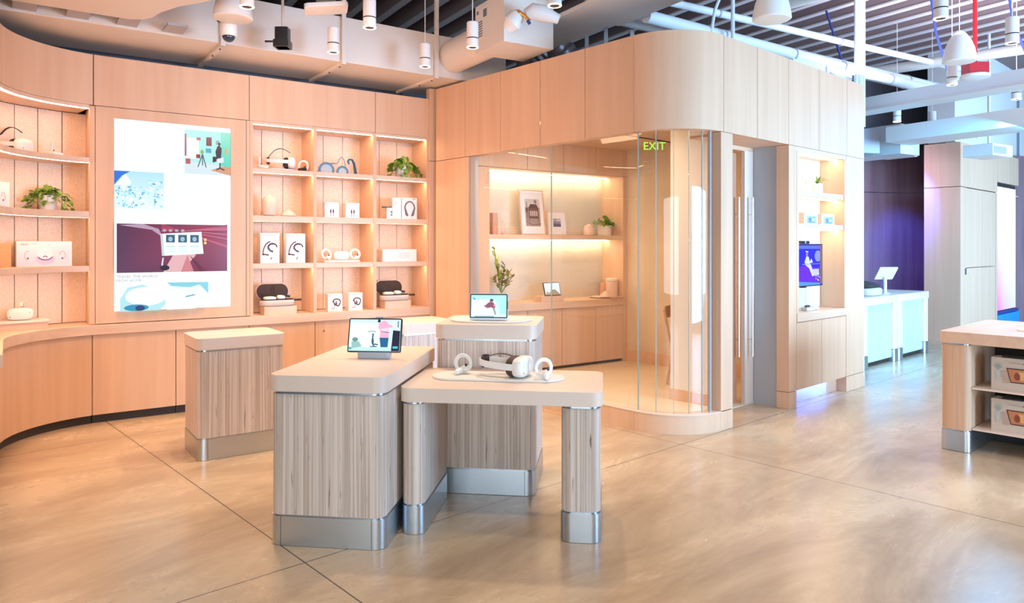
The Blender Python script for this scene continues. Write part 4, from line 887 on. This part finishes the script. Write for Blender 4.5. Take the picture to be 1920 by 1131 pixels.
# ------------------------------------------------------------------ service counter and far walls
def desk(label, x0, x1):
    t = thing('service_counter', label, 'counter'); B.put(t)
    M().rbox(x0 + .004, x1 - .004, .40, 1.0, .775, .868, .03).build('worktop', 'laminate', t)
    for a, b_ in ((x0 + .01, x0 + .15), (x1 - .15, x1 - .01)):
        l = M().rbox(a, b_, .41, .99, .165, .774, .03).build('leg', 'laminate', t); M().rbox(a - .003, b_ + .003, .407, .993, .002, .16, .03).build('base', 'steel', l)
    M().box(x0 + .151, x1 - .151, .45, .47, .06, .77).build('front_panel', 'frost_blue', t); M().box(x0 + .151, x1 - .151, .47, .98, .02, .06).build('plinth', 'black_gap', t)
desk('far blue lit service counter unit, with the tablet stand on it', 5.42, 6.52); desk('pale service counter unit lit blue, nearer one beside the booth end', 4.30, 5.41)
t = thing('tablet_stand', 'white tablet tilted on a slim white post on the service counter', 'stand'); B.put(t, 5.52, .62, .8685, R(-30))
M().tube([(0, 0, .0), (0, 0, .24)], .022, 14).build('post', 'white_plastic', t); M().lathe([(.06, 0), (.06, .008)], (0, 0, 0), 20).build('foot', 'white_plastic', t)
mt = Matrix.Translation((0, -.02, .27)) @ Matrix.Rotation(R(-55), 4, 'X'); M().prism(rrect(-.14, .14, -.10, .10, .015), -.006, .006, mt, .002).build('tablet', 'white_plastic', t)
t = thing('headset_case', 'rounded pale case with a black open lid on the service counter beside the booth end', 'case'); B.put(t, 4.95, .60, .8685)
M().prism(rrect(-.25, .20, -.12, .12, .11, 8), 0, .10, None, .03).build('base', 'fabric_case', t); M().prism(rrect(-.25, .20, -.12, .12, .11, 8), -.02, .03, Matrix.Translation((0, .03, .13)) @ Matrix.Rotation(R(12), 4, 'X'), .012).build('lid', 'black_foam', t); M().tube([(.19, 0, .06), (.27, -.02, .05), (.33, -.04, .03)], .012, 8).build('handle_loop', 'dark_strap', t)
m = M(); m.box(8.10, 8.2, .48, .99, 0, 2.435).box(8.10, 8.2, .48, .99, 2.445, 3.14).box(8.2, 8.3, .56, .99, 0, 3.14); o = m.build('wall_right', 'maple', None); struct(B.put(o))
m = M(); m.box(8.101, 10.08, .47, .55, 2.445, 3.14).box(10.09, 13.5, .47, .55, 2.63, 3.14).box(8.101, 8.38, .47, .55, 0, 2.435).box(9.98, 10.08, .47, .55, 0, 2.435); o = m.build('wall_right', 'maple', None); struct(B.put(o))
t = bpy.data.objects.new('door_2', None); C.objects.link(t); struct(B.put(t)); M().box(8.39, 9.97, .475, .52, 1.16, 2.43).box(8.39, 9.97, .475, .52, 0.01, 1.15).build('leaf', 'maple', t); M().box(8.30, 8.37, .462, .47, 1.05, 1.15).build('lock_plate', 'steel', t)
m = M(); m.box(8.14, 8.6, .56, .95, 3.16, 4.86).box(8.2, 13.5, .6, .7, 3.14, 4.86); o = m.build('wall_right', 'white_paint', None); struct(B.put(o))
t = thing('video_wall', 'large screen glowing from white to violet pink on the far right wall', 'screen'); B.put(t)
p = Pic(3.4, 2.2, 10.09, .36, .50); p.poly([(0, 0), (.06, 0), (.16, 0), (.3, 0), (1, 0), (1, 1), (0, 1)], None, [(.55, .18, .85), (.62, .22, .98), (.55, .45, .95), (.50, .55, .98), (.6, .7, .98), (.85, .9, 1), (.92, .92, 1)])
p.v = p.v; o = p.build('screen', 'screen_picture', t); M().box(10.09, 13.5, .505, .55, .34, 2.62).build('housing', 'black_plastic', t); M().box(10.09, 13.5, .47, .55, .30, .345).build('bottom_frame', 'blue_cable', t)
o = M().box(10.09, 13.5, .47, .55, .02, .28).build('light_bench', 'blue_panel', None) if 'blue_panel' in MATS else None
plain('blue_panel', (.02, .30, .70), .5); o = M().box(10.09, 13.5, .46, .55, .02, .29).build('lower_panel', 'blue_panel', None); B.put(o); tag(o, 'bright blue panel running under the violet screen at the far right', 'panel')
F = Frame((6.1, 12.45), 1.23, .40)
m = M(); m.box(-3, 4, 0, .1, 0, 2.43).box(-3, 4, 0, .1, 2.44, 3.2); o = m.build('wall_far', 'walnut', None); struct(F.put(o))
m = M(); m.box(-3, 4, .3, .4, 3.2, 4.86); o = m.build('wall_far', 'grey_wall', None); struct(F.put(o))
o = M().box(-12, 4.5, 8.6, 8.7, 0, 4.86).build('wall_rear', 'grey_wall', None); struct(B.put(o))

# ------------------------------------------------------------------ ceiling joists
first = None; k = 0; x = -4.0
P0 = None
for i in range(42):
    if first is None:
        t = thing('ceiling_joist', 'long parallel ceiling joist with a pale lower flange, one of the row overhead', 'joist', E.p(x, 1.5, 0), E.a, 'ceiling joists overhead')
        M().box(-.03, .03, -2.5, 14, 4.56, 4.859).build('web', 'joist', t); M().box(-.045, .045, -2.5, 14, 4.54, 4.559).build('flange', 'joist_flange', t); first = t
    else: dup(first, E.p(x, 1.5, 0))
    x += .40

# ------------------------------------------------------------------ ducts, pipes, lamps overhead
o = M().box(-1.1, 3.9, -.50, .42, 3.25, 3.68).build('air_duct', 'duct_white', None, .006); W.put(o, 0, 0, 0); tag(o, 'long rectangular beige air duct running above the shelving wall', 'duct')
for i, (x, l) in enumerate(((.93, 'leftmost duct strap, above the tall screen'), (2.02, 'middle duct strap, above the straight shelving'), (3.02, 'right duct strap, nearest the booth'))):
    t = thing('duct_strap', l, 'strap', group=None); W.put(t, x)
    M().box(-.02, .02, -.52, .38, 3.222, 3.2495).box(-.02, .02, -.535, -.505, 3.222, 4.5).build('channel', 'duct_white', t, .002)
    M().lathe([(.008, 0), (.008, .01)], (0, -.42, 3.212), 8).lathe([(.008, 0), (.008, .01)], (0, -.15, 3.212), 8).build('bolts', 'dark_strap', t)
o = M().prism([(-1.1, -2.3), (.62, -2.3), (.62, -1.6), (.56, -1.48), (.44, -1.28), (.36, -1.07), (.32, -.88), (.27, -.79), (.18, -.74), (-1.1, -.74)], 3.26, 3.6, None, .006).build('air_duct', 'duct_white', None); W.put(o); tag(o, 'wide flat beige duct with a rounded end at the top left corner', 'duct')
m = M(); 
for k in range(5): m.box(-.9 + k * .34, -.75 + k * .34, -.738, -.503, 3.27, 3.29)
o = m.build('duct_clips', 'grey_laminate', None); W.put(o); tag(o, 'row of small metal clips bridging the two beige ducts at top left', 'clips', kind='stuff')
# round duct and fan unit
t = thing('round_duct', 'fat white round duct leaving the long beige duct near the booth', 'duct'); E.put(t)
M().tube([(3.45, 6.74, 3.48), (3.45, 6.3, 3.48), (3.45, 5.945, 3.48)], .17, 28).build('body', 'duct_white', t)
t = thing('fan_unit', 'boxy white air handling unit with a printed label sheet above the booth', 'unit'); E.put(t)
M().box(3.27, 3.80, 5.42, 5.94, 3.30, 3.74).build('casing', 'duct_white', t, .004)
M().box(3.263, 3.2695, 5.68, 5.91, 3.42, 3.70).build('label_sheet', 'white_paint', t)
m = M()
for k in range(7): m.box(3.259, 3.2625, 5.79, 5.89, 3.435 + k * .022, 3.444 + k * .022)
m.box(3.259, 3.2625, 5.71, 5.77, 3.60, 3.67); m.box(3.259, 3.2625, 5.86, 5.89, 3.65, 3.68)
m.build('label_print', 'grey_wall', t)
o = M().prism([(3.86, 1.5), (4.5, 1.5), (4.5, 5.33), (4.41, 5.33), (4.41, 6.40), (3.86, 6.40)], 3.60, 3.64).build('air_duct', 'duct_white', None, .004); E.put(o); tag(o, 'broad pale flat duct soffit crossing high over the booth front', 'duct')
t = thing('pipe_valve', 'white insulated pipe bend with a brass valve beside the fan unit', 'valve', (0.02, 6.15, 3.40))
M().tube([(-.06, .02, -.04), (-.02, 0, .0), (.02, .0, .05), (.05, .02, .08)], [.05, .085, .075, .05], 16).build('insulated_bend', 'white_plastic', t)
M().tube([(.10, .0, .07), (.16, .0, .10), (.24, 0, .08), (.33, .0, .05), (.38, 0, .03)], [.05, .07, .075, .05, .04], 16).build('insulated_sleeve', 'white_plastic', t)
M().tube([(.02, -.04, .09), (.08, -.06, .05), (.13, -.06, .0)], .016, 8).tube([(.0, -.04, .06), (.06, -.05, .07)], .022, 8).build('brass_valve', 'brass', t); M().tube([(.11, -.075, .0), (.13, -.075, -.03)], .014, 8).build('valve_cap', 'blue_cable', t)
# pipes
def pipe(label, a, b_, r, mat='duct_cool', name='pipe', rings=(), z=None):
    t = thing(name, label, 'pipe'); M().tube([a, b_], r, 18).build('run', mat, t)
    A, Bv = Vector(a), Vector(b_); d = (Bv - A).normalized()
    for f in rings:
        c = A + (Bv - A) * f; M().tube([c - d * .012, c + d * .012], r * 1.12, 18).build('clamp', 'grey_laminate', t)
def ext(a, b_, t0, t1): return tuple(a[i] + (b_[i] - a[i]) * t0 for i in range(3)), tuple(a[i] + (b_[i] - a[i]) * t1 for i in range(3))
a, b_ = ext((1.912, 7.622, 3.75), (3.971, 8.967, 3.75), -.55, 2.05); pipe('widest pale blue pipe running over the booth toward the back right', a, b_, .088, rings=(.22, .35, .5, .68, .86))
a, b_ = ext((1.42, 6.871, 3.65), (3.088, 8.048, 3.65), -.1, 2.6); pipe('medium pale blue pipe hanging just below the widest one', a, b_, .062, rings=(.2, .42, .6, .8))
a, b_ = ext((1.692, 7.445, 4.0), (3.981, 8.799, 4.0), -.55, 2.05); pipe('thin pale blue pipe running above the widest one', a, b_, .04, rings=(.3, .6))
pipe('speckled insulated white pipe crossing under the joists at the upper right', (2.9, 8.15, 4.2), (6.3, 4.1, 4.2), .085, 'insulation')
pipe('second speckled insulated pipe further back behind the red pole', (4.9, 10.6, 4.0), (8.6, 7.2, 4.0), .07, 'insulation')
for k, (dx, r, l) in enumerate(((0, .022, 'left one of three vertical conduits rising behind the booth top'), (.075, .035, 'middle thicker one of three vertical conduits behind the booth top'), (.15, .018, 'right one of three vertical conduits behind the booth top'))):
    q = (4.0 + dx * .85, 8.40 + dx * .53); o = M().tube([(q[0], q[1], 2.9), (q[0], q[1], 4.8)], r, 12).build('conduit', 'duct_cool'); tag(o, l, 'conduit')
o = M().tube([(1.99, 7.2, 3.2), (1.98, 7.2, 3.6), (2.02, 7.2, 3.85), (2.12, 7.2, 4.1), (2.14, 7.2, 4.55)], .016, 8).build('conduit', 'duct_cool'); tag(o, 'bent flexible conduit crossing the pale pipes above the curved corner', 'conduit')
o = M().tube([(2.20, 7.2, 3.2), (2.20, 7.2, 4.55)], .02, 8).build('conduit', 'duct_cool'); tag(o, 'straight conduit beside the bent one above the curved corner', 'conduit')
m_ = None
for i, (x, y) in enumerate(((1.22, 7.35), (.98, 7.55), (.80, 7.75))):
    o = M().box(-.02, .02, -.02, .02, 3.1, 4.55).build('support_rod', 'grey_laminate'); o.location = (x, y, 0); tag(o, ('thin steel support rod rising behind the booth fascia, nearest the curve', 'thin steel support rod behind the fascia, middle one', 'thin steel support rod behind the fascia, furthest left')[i], 'rod')
t = thing('flexible_duct', 'shiny dark foil wrapped flexible duct behind the booth fascia', 'duct'); plain('foil', (.22, .19, .20), .35, .5)
m = M(); P = [Vector((.15, 8.15, 3.2)), Vector((.22, 8.0, 3.55)), Vector((.42, 7.9, 3.72)), Vector((.66, 7.9, 3.5)), Vector((.72, 7.9, 3.2))]
pts = []; rs = []
for i in range(len(P) - 1):
    for j in range(8): pts.append(tuple(P[i].lerp(P[i + 1], j / 8))); rs.append(.15 + .02 * (j % 2))
m.tube(pts, rs, 18).build('hose', 'foil', t)
# equipment box, trays and ducts at the right
t = thing('equipment_box', 'white equipment box hanging behind the right end of the booth top', 'unit'); E.put(t, 7.75, 5.30, 0)
M().box(-.9, .18, -.14, .30, 3.27, 3.58).build('casing', 'duct_cool', t, .004); M().box(-.32, -.30, -.146, -.141, 3.28, 3.57).box(-.24, -.16, -.146, -.141, 3.30, 3.34).box(-.24, -.16, -.146, -.141, 3.40, 3.44).box(-.24, -.16, -.146, -.141, 3.48, 3.52).build('vents', 'grey_laminate', t)
t = thing('cable_tray', 'long pale lighting trough crossing the upper right', 'tray'); E.put(t, 9.05, 5.6, 0)
M().box(-.09, .09, -4.2, .6, 3.28, 3.46).build('trough', 'duct_cool', t, .004); M().box(-.15, .15, -4.2, .6, 3.262, 3.279).build('flange', 'white_paint', t)
o = M().box(-.25, .35, -4.2, .36, 2.98, 3.20).build('air_duct', 'white_paint', None, .005); E.put(o, 10.2, 5.6); tag(o, 'wide pale violet duct running below the trough at the upper right', 'duct')
o = M().box(-.2, .3, -.9, .35, 2.86, 3.30).build('air_duct', 'duct_cool', None, .005); E.put(o, 10.6, 6.9); tag(o, 'short grey duct near the purple far wall', 'duct')
o = M().box(-.8, .0, -.25, .25, 2.95, 3.38).build('air_duct', 'duct_white', None, .005); E.put(o, 11.75, 6.75); tag(o, 'dim beige square duct in front of the purple far wall', 'duct')
o = M().box(-.30, .30, 0, .03, 0, .36).build('hanging_panel', 'grey_plastic'); E.put(o, 10.0, 6.35, 2.88, R(-20)); tag(o, 'grey square panel hanging in front of the short grey duct', 'panel')
for i, (q, l) in enumerate((([(4.62, 8.0, 4.4), (4.75, 8.1, 3.9), (4.95, 8.2, 3.47)], 'pair of thin blue cables drooping left of the small spot lamp'), ([(5.2, 7.6, 4.3), (5.35, 7.7, 3.85), (5.6, 7.8, 3.47)], 'blue cable drooping behind the red block'), ([(6.0, 7.3, 4.4), (6.05, 7.3, 3.9), (6.25, 7.4, 3.47)], 'blue cable drooping right of the red pole'), ([(4.0, 9.2, 4.5), (4.15, 9.1, 3.85), (4.35, 8.95, 3.45)], 'dark blue cable loop below the pale pipes'))):
    o = M().tube([tuple(Vector(q[0]).lerp(Vector(q[1]), j / 4)) for j in range(4)] + [tuple(Vector(q[1]).lerp(Vector(q[2]), j / 4)) for j in range(5)], .014, 8).build('data_cable', 'blue_cable'); tag(o, l, 'cable')
t = thing('ceiling_projector', 'pale ceiling projector with white looped cable at the far right', 'projector'); E.put(t, 11.35, 5.25, 2.78)
M().box(-.32, .25, -.2, .2, 0, .17).build('body', 'white_plastic', t, .01); M().box(-.30, .05, -.205, -.2005, .03, .13).build('grille', 'grey_laminate', t); M().tube([(0, 0, .17), (0, 0, 2.08)], .02).build('pole', 'white_plastic', t); M().tube([(-.3 + .17 * math.cos(a), .0, .42 + .15 * math.sin(a)) for a in [PI * (.3 + 1.4 * i / 12) for i in range(13)]], .022, 8).build('cable_loop', 'white_plastic', t)
t = thing('brass_fitting', 'gold coloured pipe fitting in the bright gap at the right edge', 'fitting'); t.location = (7.35, 9.35, 3.22); M().tube([(-.2, 0, 0), (-.05, 0, .08), (.1, 0, .10), (.2, 0, .16)], .03, 8).tube([(-.05, 0, .08), (-.08, 0, -.08)], .025, 8).build('body', 'brass', t)
t = thing('brass_fitting', 'small gold valve fitting right of the red pole', 'fitting'); t.location = (6.0, 8.1, 3.72); M().tube([(-.12, 0, 0), (.12, 0, .0)], .035, 8).tube([(0, 0, 0), (0, 0, .12)], .022, 8).build('body', 'brass', t)

# pendant spot lamps
PEND = [((-1.886, 5.142), 'white cylinder pendant spot cut by the top edge, left of centre'), ((-1.11, 5.632), 'white cylinder pendant spot right of the flat white access point'), ((-1.569, 6.346), 'white cylinder pendant spot in front of the duct, below the access point'),
        ((-.825, 6.856), 'white cylinder pendant spot hanging above the bay nearest the booth'), ((-.338, 6.192), 'white cylinder pendant spot in front of the fat round duct'), ((.302, 5.119), 'white cylinder pendant spot cut by the top edge, beside the pipe valve'),
        ((3.208, 5.407), 'white cylinder pendant spot left of the red pole at the top'), ((4.196, 6.062), 'white cylinder pendant spot at the top right edge'), ((4.644, 7.627), 'white cylinder pendant spot under the hanging dome left of the red block'),
        ((5.268, 9.886), 'small white cylinder pendant spot below the pale trough'), ((5.848, 8.376), 'white cylinder pendant spot at the right edge below the trough'), ((5.98, 10.283), 'tiny white pendant spot beside the grey column top')]
first = None
for (x, y), l in PEND:
    if first is None:
        t = thing('pendant_spot', l, 'lamp', (x, y, 3.2), 0, 'white cylinder pendant spots')
        M().lathe([(.05, .008), (.05, .075), (.049, .0755)], (0, 0, 0), 28).lathe([(.046, .076), (.046, .083)], (0, 0, 0), 28).build('lower_cylinder', ['white_plastic'], t)
        M().lathe([(.051, .0765), (.051, .083)], (0, 0, 0), 28).build('black_ring', 'black_plastic', t)
        M().lathe([(.05, .084), (.05, .215), (.045, .22)], (0, 0, 0), 28).build('upper_cylinder', 'white_plastic', t)
        m = M(); m.tube([(.045 * math.cos(2 * PI * i / 28), .045 * math.sin(2 * PI * i / 28), .006) for i in range(28)], .006, 8, None, True); m.build('rim', 'lamp_glow', t)
        M().lathe([(.034, .002), (.034, .0075)], (0, 0, 0), 20).build('lens', 'black_plastic', t)
        M().tube([(0, 0, .22), (0, 0, 1.35)], .004, 8).build('suspension_rod', 'white_plastic', t); first = t
    else: dup(first, (x, y, 3.2), None, l)
def spot(x, y, e, col, size=75, tz=0, tx=None, ty=None, name='spot_beam'):
    li = bpy.data.lights.new(name, 'SPOT'); li.energy = e; li.color = col; li.spot_size = R(size); li.spot_blend = .7; li.shadow_soft_size = .05
    o = bpy.data.objects.new(name, li); C.objects.link(o); o.location = (x, y, 3.17)
    d = Vector(((tx if tx is not None else x) - x, (ty if ty is not None else y) - y, tz - 3.17)); o.rotation_euler = d.to_track_quat('-Z', 'Y').to_euler(); return o
# dome speakers
first = None
for (x, y), l in (((-2.148, 5.566), 'white bell shaped hanging speaker at top left'), ((2.01, 5.593), 'white bell shaped hanging speaker above the booth door'), ((4.256, 6.873), 'white bell shaped hanging speaker left of the red pole')):
    if first is None:
        t = thing('pendant_speaker', l, 'speaker', (x, y, 3.25), 0, 'white hanging bell speakers')
        M().lathe([(.135, 0), (.146, .008), (.142, .05), (.125, .13), (.095, .21), (.055, .27), (.02, .30), (.001, .305)], (0, 0, 0), 32).build('shell', 'white_plastic', t)
        M().lathe([(.001, -.004), (.12, -.003), (.134, .0)], (0, 0, 0), 32).build('grille', 'offwhite_plastic', t); M().tube([(0, 0, .3), (0, 0, 1.3)], .003, 6).build('cable', 'white_plastic', t); first = t
    else: dup(first, (x, y, 3.25), None, l)
t = thing('security_camera', 'white dome security camera with dark lens below the bell speaker at top left', 'camera', (-2.255, 5.75, 3.13))
M().lathe([(.06, .04), (.066, .05), (.066, .14), (.05, .15)], (0, 0, 0), 24).build('housing', 'white_plastic', t); M().ell((0, 0, .04), .048, .048, .045).build('lens_dome', 'lens', t); M().tube([(0, 0, .15), (0, 0, 1.4)], .008, 8).build('rod', 'white_plastic', t); M().box(-.08, -.02, -.03, .03, .15, .165).build('bracket', 'black_plastic', t)
t = thing('motion_sensor', 'black square sensor on a thin rod above the shelving', 'sensor', (-1.965, 6.192, 3.2))
M().rbox(-.055, .055, -.055, .055, .0, .17, .015, bev=.004).rbox(-.065, .065, -.065, .065, 0, .06, .01).build('housing', 'black_plastic', t); M().box(-.15, -.06, -.012, .012, .05, .062).build('arm', 'black_plastic', t); M().tube([(0, 0, .17), (0, 0, 1.35)], .012, 8).build('rod', 'duct_white', t)
t = thing('ceiling_access_point', 'flat white tilted wireless access point at the top, left of centre', 'device', (-1.496, 5.825, 3.40), R(15))
mt = Matrix.Rotation(R(-8), 4, 'Y'); M().rbox(-.17, .17, -.12, .12, 0, .035, .03, mt, .006).build('housing', 'white_plastic', t); M().box(-.07, .08, -.06, .06, .036, .15, mt).build('mount', 'chrome', t); M().tube([(0, 0, .15), (0, 0, 1.15)], .01, 8).build('rod', 'duct_white', t)
t = thing('ceiling_access_point', 'white disc under a red block on a red pole at the upper right', 'device', (4.70, 7.336, 3.2))
M().lathe([(.10, 0), (.135, .01), (.135, .035), (.12, .045)], (0, 0, 0), 32).build('disc', 'white_plastic', t); M().box(-.10, .10, -.07, .07, .046, .16).build('junction_box', 'red_paint', t, .003); M().tube([(0, 0, .16), (0, 0, 1.35)], .020, 12).build('pole', 'red_paint', t)

# ------------------------------------------------------------------ lights
def area(name, loc, target, sx, sy, e, col, spread=180):
    li = bpy.data.lights.new(name, 'AREA'); li.shape = 'RECTANGLE'; li.size = sx; li.size_y = sy; li.energy = e; li.color = col; li.spread = R(spread)
    o = bpy.data.objects.new(name, li); C.objects.link(o); o.location = loc
    o.rotation_euler = (Vector(target) - Vector(loc)).to_track_quat('-Z', 'Y').to_euler(); return o
WARM = (1.0, .52, .33)
for (x, y), e in list(zip([p_[0] for p_ in PEND], (75, 75, 30, 30, 14, 95, 70, 95, 40, 20, 20, 20))) + [((2.0, 3.2), 75), ((.2, 2.4), 60), ((-2.2, 3.0), 60), ((3.6, 2.6), 80)]: spot(x, y, e, (1, .80, .60) if y < 7 and x < 3.1 else (.72, .86, 1), 100)  # the last four spots are added out-of-view fill, with no pendant modelled
area('warm_track_light', W.p(.9, -2.6, 2.95), W.p(1.3, 0, 1.5), 2.8, .15, 14, WARM, 140)   # added out-of-view fill that warms the long wall
area('warm_track_light', B.p(-2.6, 1.7, 2.95), B.p(0, 1.7, 1.7), 3.0, .15, 11, WARM, 140)    # the same added fill along the booth front
area('window_daylight_front', (-.5, -4.5, 1.5), (-.3, 3, .2), 6, 2.2, 75, (.80, .92, 1.0), 110)  # assumed cool daylight from behind the camera, added without any window
spot(1.5, 4.6, 45, WARM, 60, .6, 3.35, 5.1, 'track_lamp')  # warm spot without a fixture, added to light the right counter front
area('window_daylight_far', (11.5, 6.0, 2.0), (8.6, 12.6, 1.8), 3, 2.4, 290, (.36, .64, 1.0), 110)  # added cool fill that brightens the door side of the far column
area('window_daylight_right', (7.6, 1.6, 1.35), (3.4, 7.4, 1.0), 5, 2.4, 300, (.38, .66, 1.0), 100)  # bare area light added for assumed daylight from the right, no window modelled
area('booth_ceiling_light', B.p(.6, 1.7, 2.72), B.p(.9, 1.7, 0), .3, 1.2, 46, (1.0, .64, .32))  # added fill for the booth interior, kept out of sight behind the fascia
area('ceiling_uplight', (6.2, 6.5, 3.5), (6.2, 6.5, 6), 5, 5, 210, (.85, .80, 1.0))  # added upward fill without a fixture, brightens the joists at the right
area('ceiling_uplight', (0, 5, 3.9), (0, 5, 6), 3, 3, 22, (1.0, .66, .45))  # added warm upward fill over the left side, no lamp modelled
area('far_purple_light', (5.6, 11.3, 3.0), (6.6, 12.7, 1.4), .8, .5, 36, (.9, .45, .8), 110)  # assumed purple light on the far wall, no lamp modelled
spot(6.1, 11.2, 420, (.04, .10, 1.0), 48, 1.0, 7.0, 12.7, 'blue_wall_wash')  # assumed source of the blue glow on the far wall, without a fixture
area('counter_blue_light', B.p(5.3, -.7, 3.0), B.p(5.4, .5, .2), 2, .3, 70, (.06, .50, 1.0))  # assumed blue light on the service counter, no fixture modelled
area('niche_toe_light', B.p(2.2, .03, .15), B.p(2.2, .12, 0), .8, .03, 1.5, (.1, .2, 1.0))  # assumed blue light in the toe recess, no strip modelled
w = bpy.data.worlds.new('World'); bpy.context.scene.world = w; w.use_nodes = True
bg = w.node_tree.nodes['Background']; bg.inputs['Color'].default_value = (.50, .80, 1.0, 1); bg.inputs['Strength'].default_value = .16

# ------------------------------------------------------------------ camera
cam = bpy.data.cameras.new('camera'); co = bpy.data.objects.new('camera', cam); C.objects.link(co)
co.location = (0, 0, 1.5); co.rotation_euler = (PI / 2, 0, 0)
cam.sensor_width = 36; cam.sensor_fit = 'HORIZONTAL'; cam.lens = 1355 / 1920 * 36; cam.shift_y = -(565.5 - 462) / 1920; cam.clip_start = .05
sc = bpy.context.scene; sc.camera = co
sc.view_settings.view_transform = 'Standard'; sc.view_settings.look = 'None'; sc.view_settings.gamma = 1; sc.view_settings.exposure = .52
sc.view_settings.use_curve_mapping = False
sc.cycles.max_bounces = 8; sc.cycles.transparent_max_bounces = 12
